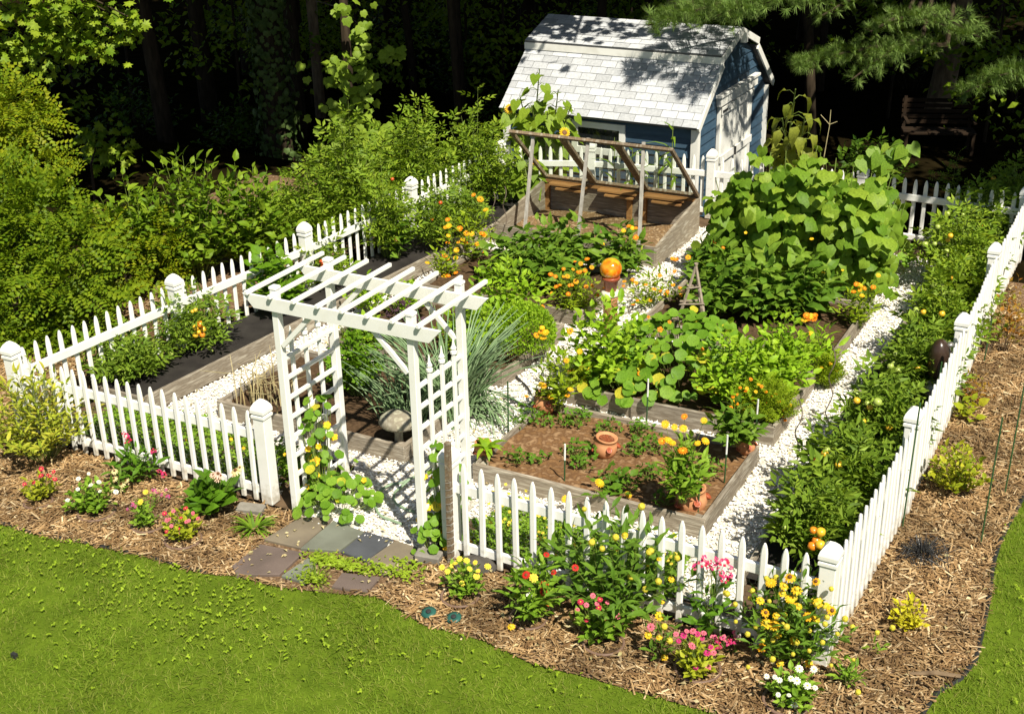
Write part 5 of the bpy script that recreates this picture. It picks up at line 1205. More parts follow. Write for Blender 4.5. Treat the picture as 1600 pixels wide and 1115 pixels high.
# bed C
plant('basil', 'light green basil at the left end of the nasturtium bed', 'plant', 5.09, 3.54, 0.14, 0.87, 0.81, 'ovate', .105, 'l_basil', 56, 12, up=.3)
plant('basil', 'bright green basil filling the right end of the nasturtium bed', 'plant', 6.75, 4.02, 0.14, 0.70, 0.54, 'ovate', .10, 'l_basil', 48, 12, up=.3)
plant('basil', 'bright green basil at the right front of the nasturtium bed', 'plant', 6.46, 3.61, 0.14, 0.80, 0.72, 'ovate', .10, 'l_basil', 54, 12, up=.3)
plant('basil', 'bright green basil at the right back of the nasturtium bed', 'plant', 6.76, 4.43, 0.14, 0.57, 0.68, 'ovate', .095, 'l_basil', 40, 12, up=.3)
def nasturtium(label, x, y, z, w, h, n, ls, fl, nf, d2=1., base=.0, yellow=.08, climb=False):
    r = thing('nasturtium', label, 'plant', (x, y, z))
    mb = MB(); TC = np.array([.42, -.78, .45])
    for i in range(n):
        a = R.uniform(0, 2*PI); q = math.sqrt(R.random())
        if climb:
            p = np.array([R.normal(0, w*.16) , R.normal(0, w*.16), h * R.random() ** 1.3])
            p[:2] *= (1.25 - .6*p[2]/h); ax = norm(p * [1, 1, 0] + 1e-3)
        else:
            hh = h * (1 - .75*q**2.4)
            p = np.array([math.cos(a)*q*w/2, math.sin(a)*q*w/2*d2, hh * R.uniform(.78, 1.06)]); ax = np.array([math.cos(a)*q, math.sin(a)*q, 0])
        nn = np.array([0, 0, .9]) + TC*.5 + ax*.7 + R.normal(0, .25, 3)
        d = np.array([math.cos(a), math.sin(a), -.2])
        d = d - nn*np.dot(d, nn)/np.dot(nn, nn)
        s = ls * R.uniform(.65, 1.25)
        bigleaf_obj(r, 'nast', 'l_nasty' if R.random() < yellow else 'l_nast', tuple(p - norm(d)*s*.45), d, nn, s)
        b = p * [.55, .55, .25]
        mb.tube([b, b*.4 + p*.6 + np.array([0, 0, .0]), p - np.array([0, 0, .01])], .003, 3, cap=False)
    mk('stem', mb, M['stem'], r)
    for i in range(nf):
        a = R.uniform(0, 2*PI); q = R.uniform(.3, 1)
        if climb: p = (R.normal(0, w*.2), R.normal(0, w*.2) - .06, h * R.random())
        else: p = (math.cos(a)*q*w/2, math.sin(a)*q*w/2*d2, h*(1 - .75*q**2.4)*1.08)
        flower(r, fl[i % len(fl)], p, .065 if not climb else .085, .8)
    return r
nasturtium('broad nasturtium mound in the middle of the right centre bed', 5.78, 3.98, .14, 1.75, .74, 290, .12, ['nas_ora'], 8, .95)
nasturtium('nasturtiums spilling over the front board of the right centre bed', 5.40, 3.34, .12, 1.25, .34, 80, .12, ['nas_ora'], 1, .5, yellow=.16)
nasturtium('yellow nasturtium climbing the left lattice of the arbor', 3.60, .30, .02, .60, 1.05, 80, .085, ['nas_yel'], 12, climb=True, yellow=.05)
nasturtium('nasturtium sprawling on the gravel from the left lattice', 3.82, .22, .0, .80, .32, 80, .095, ['nas_yel'], 4, yellow=.05)
nasturtium('yellow nasturtium climbing the right lattice and gate post', 5.02, .22, .02, .50, .98, 110, .085, ['nas_yel'], 15, climb=True, yellow=.05)
nasturtium('nasturtium at the foot of the right gate post', 4.98, .02, .0, .42, .34, 44, .08, ['nas_yel'], 4, yellow=.03)
nasturtium('bright nasturtium by the tomatoes at the back of the right path', 7.00, 8.79, -0.00, 0.57, 0.46, 40, .115, ['nas_ora'], 3)
def marigold_ball(label, x, y, z, w, h, pts, cols, fs, n):
    r, S_ = plant('signet_marigold', label, 'flower', x, y, z, w*1.1, h*1.05, 'fine', .085, 'l_fine', int(n*1.5), 16, up=.5, power=2.4, sr=.003, t0=.35)
    for i, p in enumerate(pts): flower(r, cols[i % len(cols)], p, fs, .5)
    return r
marigold_ball('feathery marigold mound with orange dots at the right front bed corner', 6.89, 3.46, 0.10, 0.61, 0.44, [(-0.11, -0.21, 0.56), (-0.04, -0.17, 0.50), (-0.01, -0.16, 0.48), (0.12, -0.09, 0.39), (0.21, -0.04, 0.21), (0.20, -0.04, 0.14), (0.23, -0.02, 0.24), (-0.08, -0.20, 0.35), (-0.15, -0.23, 0.43), (-0.22, -0.27, 0.39), (-0.24, -0.28, 0.32), (-0.27, -0.30, 0.25), (-0.22, -0.27, 0.29), (-0.03, -0.17, 0.30), (0.05, -0.13, 0.30), (-0.08, -0.20, 0.33), (-0.16, -0.24, 0.24), (0.09, -0.10, 0.37), (0.15, -0.07, 0.30), (0.26, -0.01, 0.26), (0.22, -0.03, 0.09), (-0.20, -0.26, 0.47), (-0.14, -0.23, 0.46), (-0.26, -0.29, 0.37), (0.03, -0.14, 0.42), (-0.06, -0.18, 0.42)], ['mar_ora', 'mar_yel', 'mar_ora'], .045, 52)
marigold_ball('small feathery marigold bush on the gravel beside the right bed edge', 7.19, 4.74, -0.00, 0.28, 0.36, [(0.03, -0.05, 0.33), (0.10, -0.01, 0.24), (-0.05, -0.10, 0.28)], ['mar_yel'], .04, 26)
marigold_ball('yellow and orange marigold cluster at the left front corner of the nasturtium bed', 4.88, 3.27, 0.10, 0.26, 0.37, [(0.03, -0.05, 0.39), (0.04, -0.04, 0.34), (0.09, -0.02, 0.32), (0.09, -0.01, 0.29), (0.03, -0.05, 0.32), (0.08, -0.02, 0.24), (0.07, -0.03, 0.19), (0.02, -0.05, 0.19), (-0.02, -0.08, 0.21), (-0.03, -0.08, 0.16), (-0.02, -0.08, 0.11), (0.03, -0.05, 0.11), (0.05, -0.04, 0.14), (-0.04, -0.09, 0.30), (-0.02, -0.08, 0.24), (-0.06, -0.10, 0.06), (-0.03, -0.08, 0.09), (-0.08, -0.11, 0.28), (0.06, -0.03, 0.12), (0.01, -0.06, 0.08)], ['mar_yel', 'mar_ora'], .055, 20)
fplant('calendula', 'orange calendula between the two right beds', 'flower', 6.98, 5.09, 0.10, 0.46, 0.47, [(-0.12, -0.18, 0.65), (-0.08, -0.16, 0.64), (-0.04, -0.14, 0.65), (-0.14, -0.19, 0.60), (-0.10, -0.17, 0.61), (-0.06, -0.15, 0.43), (-0.05, -0.14, 0.61)], 'lance', .14, 'l_basil', ['cal_ora', 'cal_yel'], .085, nst=14, per=8)
# bed F
r, S_ = fplant('calendula', 'tall yellow calendula in the corner strawberry pot', 'flower', 6.83, 1.28, 0.30, 0.36, 0.67, [(-0.13, -0.16, 0.82), (-0.06, -0.12, 0.79), (0.01, -0.08, 0.89), (0.01, -0.09, 0.78), (0.16, -0.00, 0.85), (-0.15, -0.17, 0.66), (-0.10, -0.15, 0.67), (-0.07, -0.13, 0.64), (0.01, -0.08, 0.56), (0.12, -0.02, 0.63), (0.18, 0.01, 0.65)], 'lance', .13, 'l_zin', ['cal_yel', 'cal_yel', 'cal_ora'], .095, nst=24, per=10)
fplant('calendula', 'low yellow flowers near the front board of the peat bed', 'flower', 6.10, 1.39, 0.14, 0.50, 0.22, [(-0.06, -0.16, 0.18), (0.17, -0.03, 0.05), (-0.33, -0.31, 0.02)], 'broad', .09, 'l_straw', ['cal_yel'], .10, nst=8, per=4)
plant('pepper_plant', 'pepper plant in the pot at the back right corner of the peat bed', 'plant', 6.90, 2.46, 0.32, 0.43, 0.42, 'pepper', .12, 'l_pepper', 18, 10, group=PEP)
lt = tuft('lettuce', 'pale lettuce in the terracotta pot at the left of the peat bed', 'plant', 4.76, 1.40, 0.30, 0.31, 0.19, 14, 'strap', 'l_basil', 3.0, .8)
SB_ = 'strawberry plants in the peat bed'
berries = [((5.21, 2.53, 0.14), 1.5, 'large strawberry plant at the back left of the peat bed'), ((4.70, 2.19, 0.14), .8, 'strawberry plant near the left edge stake'), ((5.08, 2.43, 0.14), .7, 'small strawberry plant left of the large one at the back'),
           ((4.70, 2.47, 0.14), 1.1, 'strawberry plant below the calendula pot'), ((5.58, 2.45, 0.14), 1.2, 'strawberry plant right behind the middle pot'), ((5.87, 2.56, 0.14), 1.4, 'strawberry plant at the back board, right of the middle pot'),
           ((5.52, 1.86, 0.14), 1.7, 'large strawberry plant left of the middle pot'), ((5.98, 2.20, 0.14), .9, 'small strawberry plant right of the middle pot'), ((6.14, 2.30, 0.14), 1.5, 'strawberry plant behind the tall calendula'),
           ((5.03, 1.51, 0.14), 1.0, 'strawberry plant on bare peat at the left front'), ((5.24, 1.61, 0.14), .6, 'tiny strawberry plant on bare peat at the left'), ((6.02, 1.57, 0.14), 1.1, 'strawberry plant behind the low yellow flowers'),
           ((6.29, 1.76, 0.14), 1.2, 'strawberry plant left of the tall calendula foot'), ((6.80, 2.12, 0.14), 1.3, 'strawberry plant right of the tall calendula'), ((6.20, 1.53, 0.14), .7, 'small strawberry plant near the front board'), ((6.63, 1.41, 0.14), 1.2, 'strawberry plant at the front board beside the corner pot'), ((5.66, 1.69, 0.14), .8, 'small strawberry plant below the middle pot'), ((4.91, 2.33, 0.14), .8, 'strawberry plant between the calendula pot and the bare peat')]
for p, s, lab in berries:
    plant('strawberry_plant', lab, 'plant', p[0], p[1], .14, .20*s**.7, .12*s**.5, 'straw', .075, 'l_straw', int(9*s), 3, group=SB_, t0=.7, up=.1)
# bed D: peppers, cucumber
for bx, lab in ((( 5.51, 5.88, 0.14, 0.68, 0.82 ), 'pepper plant at the left end below the cucumber vine'), ((5.99, 5.99, 0.14, 0.78, 0.83), 'pepper plant in the middle below the cucumber vine'), ((6.44, 6.28, 0.14, 0.74, 0.86), 'pepper plant at the right below the cucumber vine'), ((5.09, 6.95, 0.14, 0.54, 0.63), 'pepper plant beside the cold frame gravel')):
    plant('pepper_plant', lab, 'plant', *bx, 'pepper', .20, 'l_pepper', 26, 10, group=PEP, up=.05, power=1.1)
fplant('calendula', 'orange calendulas at the right front of the cucumber bed', 'flower', 7.11, 6.34, 0.10, 0.48, 0.59, [(-0.03, -0.13, 0.60), (0.01, -0.11, 0.59), (-0.05, -0.15, 0.51), (0.01, -0.11, 0.53), (0.06, -0.09, 0.55), (0.04, -0.10, 0.46), (0.15, -0.04, 0.56), (0.19, -0.02, 0.71)], 'lance', .09, 'l_fine', ['cal_ora', 'cal_yel'], .09, nst=26, per=10, group=CAL)
fplant('calendula', 'few orange calendulas at the left end of the cucumber bed', 'flower', 4.98, 6.99, 0.10, 0.48, 0.69, [(0.09, -0.07, 0.61), (0.19, -0.02, 0.53), (0.20, -0.01, 0.50), (0.16, -0.03, 0.34), (0.26, 0.02, 0.37)], 'lance', .09, 'l_pepper', ['cal_ora'], .075, nst=14, per=9, group=CAL)
def cucumber(label, x, y, z, w, d, h, n, ls, mats=('l_cuke',), names=('cuke1', 'cuke2'), cat='vine', nm='cucumber_vine', shape=2.2):
    r = thing(nm, label, cat, (x, y, z)); mb = MB()
    for i in range(n):
        u = R.uniform(-1, 1); v = R.uniform(0, 1)
        top = h*(1 - .26*abs(u)**shape)*(1 + .10*math.sin(u*9) + .07*math.sin(u*23+1))
        zz = .12 + v*(top-.12)
        bulge = math.sqrt(max(0, 1 - (2*(zz/top)-.75)**2*.45))
        side = -1 if R.random() < .82 else 1
        p = np.array([u*w/2*(1.06 - .14*v), side*d/2*bulge*R.uniform(.55, 1.1), zz])
        nn = np.array([.35 + u*.35, side*1.0, .55 + .8*v]) + R.normal(0, .5, 3)
        dd = np.array([R.normal(0, .5), side*.4, -1.0]); dd = dd - nn*np.dot(dd, nn)/np.dot(nn, nn)
        s = ls*R.uniform(.5, 1.25)
        bigleaf_obj(r, names[i % len(names)], mats[i % len(mats)], tuple(p), dd, nn, s)
        if i % 2 == 0: mb.tube([p*[1, .15, .8], p*[1, .6, .95], p], .004, 3, cap=False)
    for k in range(12):
        xx = -w/2 + w*k/11
        mb.tube([(xx*.9, 0, 0), (xx*.95, R.normal(0, .04), h*.5), (xx, R.normal(0, .04), h*(1 - .3*abs(2*k/11-1)**shape))], .007, 4, cap=False)
    mk('stem', mb, M['stem'], r)
    k = 1100; u = R.uniform(-1, 1, k); P = np.c_[u*w*.46, R.uniform(-.30, .3, k)*d, R.uniform(.1, .86, k)*h*(1 - .28*np.abs(u)**shape)]
    mk('foliage', MB().scatter(T['cuke2'], P, frames(np.c_[R.normal(0, .5, k), R.normal(-.2, .4, k), np.full(k, -.8)], np.tile([.3, -.7, .7], (k, 1)), leafpos(k, ls*.9), .5)), M[mats[0]], r)
    return r
x, y, z, w, h = 6.03, 7.68, 0.14, 2.58, 1.67
cuc = cucumber('tall cucumber vine with large pale green leaves covering its trellis', x, y, z, w*.95, 1.15, h, 300, .20)
for i in range(6):
    flower(cuc, 'nas_yel', (R.uniform(-.9, .9), -.6, R.uniform(.3, 1.0)), .06)
# pumpkin-like heart leaved vine reaching over the back fence
hv = thing('climbing_vine', 'heart leaved vine sprig reaching up beside the cucumber at the back fence', 'vine', (6.30, 11.33, 0.00))
b0 = np.array((6.30, 11.33, 0.00)); mb = MB()
pts_ = [(6.69, 9.20, 1.08), (6.61, 9.20, 1.28), (6.55, 9.20, 1.42), (6.73, 9.20, 1.60), (6.86, 9.20, 1.66), (6.49, 9.20, 1.51), (6.78, 9.20, 1.50), (6.90, 9.20, 1.58), (6.69, 9.20, 1.38), (6.45, 9.20, 1.37), (6.35, 9.20, 1.45)]
mb.tube([(0, 0, 0)] + [tuple(np.array(p) - b0) for p in pts_[:5]], .008, 5)
mk('stem', mb, M['stem'], hv)
for p in pts_:
    for k in range(2):
        bigleaf_obj(hv, 'heart', 'l_cuke', tuple(np.array(p) - b0 + R.normal(0, .05, 3)), (R.normal(0, .6), -.5, -.6), (.4 + R.normal(0, .2), -.9, .5), R.uniform(.17, .26))

def sunflower(label, base, stalks, nl, ls, mat='l_sun', tname='heart', droop=-.25, heads=(), hs=.19, nm='sunflower'):
    r = thing(nm, label, 'sunflower', base); b0 = np.array(base); mb = MB()
    for top in stalks:
        t = np.array(top) - b0; mid = t*.5 + np.array([R.normal(0, .05), 0, .05])
        mb.tube([(0, 0, 0), mid, t], [.020, .015, .008], 6)
        for i in range(nl):
            f_ = .28 + .72*i/nl; p = (1-f_)**2*0 + 2*f_*(1-f_)*mid + f_*f_*t; a = i*2.4 + R.uniform(-.3, .3)
            d = np.array([math.cos(a), math.sin(a), droop]); q = p + norm(np.array([d[0], d[1], .25])) * ls*.4
            mb.tube([p, p*.4 + q*.6 + np.array([0, 0, .03]), q], .006, 3, cap=False)
            nn = np.array([.2, -.35, 1.]) + d*[.6, .6, 0] + R.normal(0, .2, 3); d = d - nn*np.dot(d, nn)/np.dot(nn, nn)
            bigleaf_obj(r, tname, mat, tuple(q), d, nn, ls*R.uniform(.7, 1.15)*(1.1 - .45*f_))
    mk('stem', mb, M['stem'], r)
    for hd in heads: flower(r, 'sunfl', tuple(np.array(hd) - b0), hs, .85, 'flower_head')
    return r
sunflower('tall sunflower against the left end of the shed roof', (0.86, 10.37, 0.00), [(1.19, 9.60, 2.11), (0.84, 9.60, 1.66), (1.51, 9.60, 1.82), (1.74, 9.60, 1.60), (0.69, 9.60, 1.40), (1.09, 9.50, 1.56), (1.37, 9.50, 1.48)], 16, .37, heads=[(0.71, 9.50, 1.47), (1.69, 9.45, 1.20)])
sunflower('leafy sunflower plants beside the left end of the cold frame lid', (1.14, 8.97, 0.00), [(0.84, 9.00, 1.04), (1.17, 9.00, 0.97), (0.60, 9.00, 0.76), (1.39, 9.00, 0.80)], 13, .33, heads=[(1.51, 8.80, 0.87)], hs=.10)
sunflower('wilted sunflower drooping behind the cucumber vine', (4.94, 10.71, 0.00), [(5.34, 9.20, 2.24), (5.18, 9.20, 1.82), (5.50, 9.20, 1.90)], 18, .36, 'l_wilt', 'wiltleaf', -1.3, nm='wilted_sunflower')
def corn(label, base, tops, n):
    r = thing('corn_plants', label, 'plant', base); b0 = np.array(base); mb = MB(); fm_ = MB()
    for tp in tops:
        t = np.array(tp) - b0; s0 = np.array([t[0], t[1], 0])
        mb.tube([s0, s0*.5 + t*.5, t], [.012, .009, .004], 5)
        P = np.array([s0 + (t - s0)*f_ for f_ in np.linspace(.15, .92, n)]); a = np.arange(n)*PI + R.uniform(0, 6) + R.normal(0, .4, n)
        d = np.c_[np.cos(a)*.8, np.sin(a)*.8, np.full(n, .75)]
        m = frames(d, np.c_[-np.cos(a), -np.sin(a), np.full(n, .8)], R.uniform(.4, .62, n), .1); m[:, :, 0] *= .9
        fm_.scatter(T['strap'], P, m)
    mk('stem', mb, M['stem'], r); mk('foliage', fm_, M['blade'], r)
corn('young corn plants seen through the right panes of the cold frame lid', (2.40, 10.68, 0.00), [(2.51, 9.50, 1.20), (2.81, 9.50, 1.13), (3.45, 9.50, 1.54), (3.24, 9.50, 1.13)], 9)
gs = thing('grass_stalk', 'single dry grass stalk with forked top above the cucumber vine', 'grass', (5.13, 11.91, 0.00))
b0 = np.array((5.13, 11.91, 0.00)); q = [np.array(p) - b0 for p in ((5.86, 9.00, 1.40), (5.90, 9.00, 1.85), (5.90, 9.00, 2.05), (5.77, 9.00, 1.97), (6.00, 9.00, 1.90))]
mk('stem', MB().tube([(0, 0, 0), q[0], q[1]], .006, 4).tube([q[1], q[2]], .005, 4).tube([q[1], q[3]], .005, 4).tube([q[1], q[4]], .005, 4), M['straw'], gs)

# tomatoes along the right fence
TG = 'tomato plants along the right fence'
def tomato(label, x, y, z, w, h, mat='l_tomato', nst=24, per=9, ls=.28, group=None, fruits=(), nf=3, **kw):
    r, S_ = plant('tomato_plant', label, 'plant', x, y, z, w, h, 'tomato', ls, mat, nst, per, group=group, up=.15, power=1.5, sr=.006, **kw)
    for p, m_, s in fruits: fruit(r, m_, p, s)
    for i in range(nf):
        st_ = S_[R.integers(len(S_))]; fruit(r, ['tom_g', 'tom_g', 'tom_y'][i % 3], tuple(st_[3]*1.12 + np.array([.03, -.05, -.04])), .075)
    return r
tx, ty, tz, tw, th_ = 8.02, 1.29, 0.09, 0.60, 0.76
def loc(p): return tuple(np.array(p) - np.array([tx, ty, tz]))
tomato('tomato plant nearest the front right corner with orange fruit cluster', tx, ty, tz, tw, th_, 'l_tomato', 24, 10, group=TG,
       fruits=[(loc((8.11, 0.85, 0.60)), 'tom_o', .085), (loc((8.17, 0.85, 0.60)), 'tom_y', .085), (loc((8.14, 0.85, 0.51)), 'tom_o', .075), (loc((8.12, 0.82, 0.47)), 'tom_o', .095), (loc((8.18, 0.82, 0.50)), 'tom_y', .09), (loc((7.89, 1.00, 0.63)), 'tom_g', .055), (loc((7.83, 1.00, 0.47)), 'tom_g', .055)], nf=0)
for bx, lab, fr in (((7.92, 2.25, 0.09, 0.88, 0.86), 'second tomato plant from the front along the right fence', [('tom_r', .06), ('tom_y', .07), ('tom_g', .08)]),
                ((7.95, 3.43, 0.09, 0.89, 0.85), 'third tomato plant along the right fence with yellow green fruit', [('tom_y', .08), ('tom_y', .08), ('tom_g', .09), ('tom_y', .07)]),
                ((7.92, 4.61, 0.09, 0.94, 0.76), 'fourth tomato plant along the right fence, left of the dark ornament', [('tom_g', .08), ('tom_g', .07)]),
                ((7.90, 5.77, 0.09, 0.91, 0.85), 'fifth tomato plant along the right fence behind the dark ornament', [('tom_g', .08), ('tom_y', .08)]),
                ((7.82, 7.32, 0.09, 0.95, 0.75), 'sixth tomato plant along the right fence with pale green fruit', [('tom_g', .09), ('tom_g', .08), ('tom_y', .08)]),
                ((7.76, 8.44, 0.09, 1.09, 0.91), 'seventh tomato plant along the right fence', [('tom_g', .09), ('tom_g', .09), ('tom_y', .08)]),
                ((7.78, 9.82, 0.09, 1.12, 0.83), 'tomato plant before the back fence at the right', [('tom_g', .08)]),
                ((8.06, 10.88, 0.09, 0.84, 0.80), 'tomato plant in the back right corner of the garden', [('tom_g', .08)])):
    dxs = {'fourth': .22, 'fifth': .25, 'sixth': .25, 'third': .16, 'second': .12}.get(lab.split()[0], .10); far = 'back' in lab or 'seventh' in lab
    bx = (bx[0] + dxs, bx[1] + R.normal(0, .08), bx[2], bx[3]*(.92 if far else .74), bx[4]*(1.15 if far else R.uniform(.92, 1.12)))
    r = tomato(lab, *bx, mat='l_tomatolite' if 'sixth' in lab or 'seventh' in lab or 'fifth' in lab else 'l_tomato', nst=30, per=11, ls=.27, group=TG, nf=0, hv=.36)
    for i, (m_, s) in enumerate(fr):
        a = -1.2 + .5*i; fruit(r, m_, (math.sin(a)*bx[3]*.40 + .02, -bx[3]*.46, bx[4]*R.uniform(.45, .85)), s)
    for i in range(3):
        a = R.uniform(-1.3, .4); fruit(r, ('tom_g', 'tom_y', 'tom_g')[i], (math.sin(a)*bx[3]*.46, -math.cos(a)*bx[3]*.42, bx[4]*R.uniform(.4, .8)), .075)
tall = plant('tomato_plant', 'leggy tomato shoot rising above the back fence at the right', 'plant', *(7.12, 11.71, 0.00), .55, 1.25, 'tomato', .14, 'l_tomato', 6, 9, t0=.45, power=.6)
plant('tomato_plant', 'tall tomato shoots at the right edge above the back fence', 'plant', *(7.90, 12.24, 0.00), .8, 1.05, 'tomato', .15, 'l_tomato', 10, 9, t0=.4, power=.6)

# tomatoes and beans along the left fence
LG = 'plants along the left fence'
def ltom(label, bx, fr, mat='l_tomato', nst=26, leaf='tomato', ls=.25):
    r, S_ = plant('tomato_plant', label, 'plant', *bx, leaf, ls, mat, nst, 11, group=LG, up=.15, power=1.1, sr=.006, hv=.32)
    for (u, v, m_, s) in fr: fruit(r, m_, (u*bx[3]/2*.88 + .05, u*bx[3]/2*.47 - .30*bx[3]/2 - .1, v*bx[4]), s)
    return r
ltom('bushy tomato plant at the front end of the left fence', (0.16, 1.37, 0.17, 0.88, 0.49), [(.2, .35, 'tom_g', .10), (0, .6, 'tom_g', .07)])
ltom('tomato plant with yellow fruit cluster on the left fence', (0.30, 2.26, 0.17, 1.00, 0.79), [(.45, .45, 'tom_y', .085), (.55, .5, 'tom_o', .085), (.5, .38, 'tom_y', .085), (.62, .42, 'tom_y', .08), (.42, .33, 'tom_y', .08), (.58, .33, 'tom_o', .085), (.5, .72, 'tom_y', .06), (.42, .7, 'tom_y', .06), (-.1, .15, 'tom_g', .09), (-.2, .05, 'tom_g', .08), (.7, .12, 'tom_g', .06), (.75, .08, 'tom_g', .05)], 'l_tomato', 17)
plant('bean_plant', 'bean plant with round leaves on the left fence beside the arbor top', 'plant', 0.56, 3.59, 0.17, 0.75, 0.87, 'broad', .15, 'l_celery', 26, 9, group=LG, up=.1)
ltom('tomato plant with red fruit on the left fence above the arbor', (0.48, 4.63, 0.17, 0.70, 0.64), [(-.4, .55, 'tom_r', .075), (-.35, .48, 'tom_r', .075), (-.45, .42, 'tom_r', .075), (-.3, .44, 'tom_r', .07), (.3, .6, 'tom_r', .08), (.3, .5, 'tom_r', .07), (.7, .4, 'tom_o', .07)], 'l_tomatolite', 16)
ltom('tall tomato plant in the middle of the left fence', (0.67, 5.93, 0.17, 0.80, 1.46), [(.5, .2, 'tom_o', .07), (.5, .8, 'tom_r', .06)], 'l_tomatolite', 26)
ltom('tall tomato plant on the left fence toward the back', (1.04, 6.52, 0.17, 0.64, 0.95), [(.6, .75, 'tom_r', .07), (.2, .5, 'tom_o', .06)], 'l_tomato', 14)
ltom('tomato plant at the back end of the left fence', (1.10, 7.22, 0.17, 0.77, 0.77), [(0, .3, 'tom_o', .05)], 'l_tomato', 18)
ltom('tall leafy tomato plant at the back left corner of the garden', (0.65, 8.48, 0.10, 1.32, 1.83), [], 'l_tomatolite', 46, ls=.26)
plant('bean_plant', 'bean vine with broad leaves on the left fence', 'plant', 0.85, 5.90, 0.17, 0.40, 0.59, 'broad', .14, 'l_pepper', 8, 6, group=LG, up=.0)

# bramble hedge outside the left fence
BG = 'bramble bushes outside the left fence'
for bx, lab, mat in (((-2.11, 4.03, 0.00, 1.06, 1.29), 'bramble bush outside the left fence next to the locust', 'l_berry'), ((-1.53, 4.48, -0.00, 1.15, 1.55), 'tallest bramble bush outside the left fence', 'l_berry'),
                    ((-1.11, 5.14, 0.00, 1.08, 1.24), 'bramble bush outside the left fence beyond the arbor', 'l_berry'), ((-0.76, 5.96, 0.00, 1.11, 1.05), 'bramble bush outside the left fence in the middle', 'l_tomatolite'),
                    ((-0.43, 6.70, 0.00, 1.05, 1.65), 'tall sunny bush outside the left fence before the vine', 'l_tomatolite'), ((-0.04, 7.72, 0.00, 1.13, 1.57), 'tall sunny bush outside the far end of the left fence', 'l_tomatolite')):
    bx = bx[:3] + (bx[3]*1.28, bx[4]*1.12)
    plant('bramble_bush', lab, 'shrub', *bx, 'ovate' if mat == 'l_berry' else 'tomato', .14 if mat == 'l_berry' else .25, mat, 78 if mat == 'l_berry' else 60, 14, group=BG, up=.3, power=2.2, sr=.006, t0=.25, hv=.34)

# ================================================================== TREES AND WOOD
def fronds(name, label, x, y, z, w, h, nst, per, ls, mat, leaf='locust', trunk=.05, power=2.6, t0=.35, cat='tree', group=None, bark='bark'):
    r, S_ = plant(name, label, cat, x, y, z, w, h, leaf, ls, mat, nst, per, stem=bark, up=-.05, power=power, t0=t0, sr=.012, roll=.3, group=group, hv=.25)
    mk('trunk', MB().tube([(0, 0, -.3), (0, 0, h*.35), (.05, 0, h*.7)], [trunk, trunk*.7, trunk*.3], 8), M[bark], r)
    return r
def frond_tree(label, base, blobs, ls, mat, dens=150):
    g0 = np.array(base); r = thing('locust_tree', label, 'tree', tuple(g0)); mb = MB(); st = MB(); cs = []
    for (x, y, z, rad) in blobs:
        c = np.array([x, y, z]) - g0; cs.append(c); n = int(dens * (rad/.4)**2)
        v = norm(R.normal(0, 1, (n, 3))); v[:, 2] = np.abs(v[:, 2])*.9 - .25; v = norm(v)
        p = c + v * rad * R.uniform(.45, 1.0, (n, 1)) * [1, 1, .8]
        d = v*.9 + R.normal(0, .35, (n, 3)) + [.12, -.25, -.15]
        mb.scatter(T['locust'], p, frames(d, v*.5 + [.2, -.35, 1.], leafpos(n, ls, .3), .3))
        st.tube([c*[.3, .3, .45], c*.7 + [0, 0, .05], c], [.022, .014, .005], 4)
    mk('crown', mb, M[mat], r); mk('limb', st, M['bark'], r)
    top = max(c[2] for c in cs); mk('trunk', MB().tube([(0, 0, -.3), (0, 0, top*.4), tuple(np.mean(cs, axis=0) * [.5, .5, 1])], [.07, .055, .02], 8), M['bark'], r)
def bl(l): return [tuple(p) + (r,) for p, r in l]
frond_tree('large sunlit locust with feathery fronds at the left edge', (-1.79, 1.64, 0.00), bl([((-2.10, 2.00, 0.36), .48), ((-1.42, 2.10, 0.69), .42), ((-2.34, 2.20, 0.93), .5), ((-1.53, 2.40, 1.11), .40), ((-2.16, 2.50, 1.40), .45), ((-1.21, 2.30, 0.40), .30), ((-2.74, 2.50, 1.53), .5), ((-3.05, 2.00, 0.63), .6), ((-1.44, 1.90, 0.17), .34), ((-1.84, 1.70, 0.09), .34)]), .33, 'l_locust', 110)
frond_tree('young locust with yellowish fronds beside the bramble', (-1.91, 3.58, 0.00), bl([((-2.08, 3.80, 0.52), .36), ((-1.68, 4.00, 0.67), .28), ((-2.18, 3.60, 0.22), .32), ((-1.71, 3.80, 0.23), .32), ((-2.23, 3.60, 0.83), .22), ((-2.42, 3.40, 0.34), .3)]), .28, 'l_locusty', 105)
frond_tree('taller locust with yellow tinged fronds at the upper left edge', (-4.85, 3.29, 0.00), bl([((-3.63, 3.60, 2.39), .40), ((-3.28, 3.60, 2.12), .28), ((-3.85, 3.60, 1.76), .36), ((-2.88, 3.40, 1.68), .26), ((-3.23, 3.20, 1.54), .34), ((-4.40, 3.60, 2.01), .6), ((-3.13, 3.50, 1.82), .2)]), .30, 'l_locusty', 105)
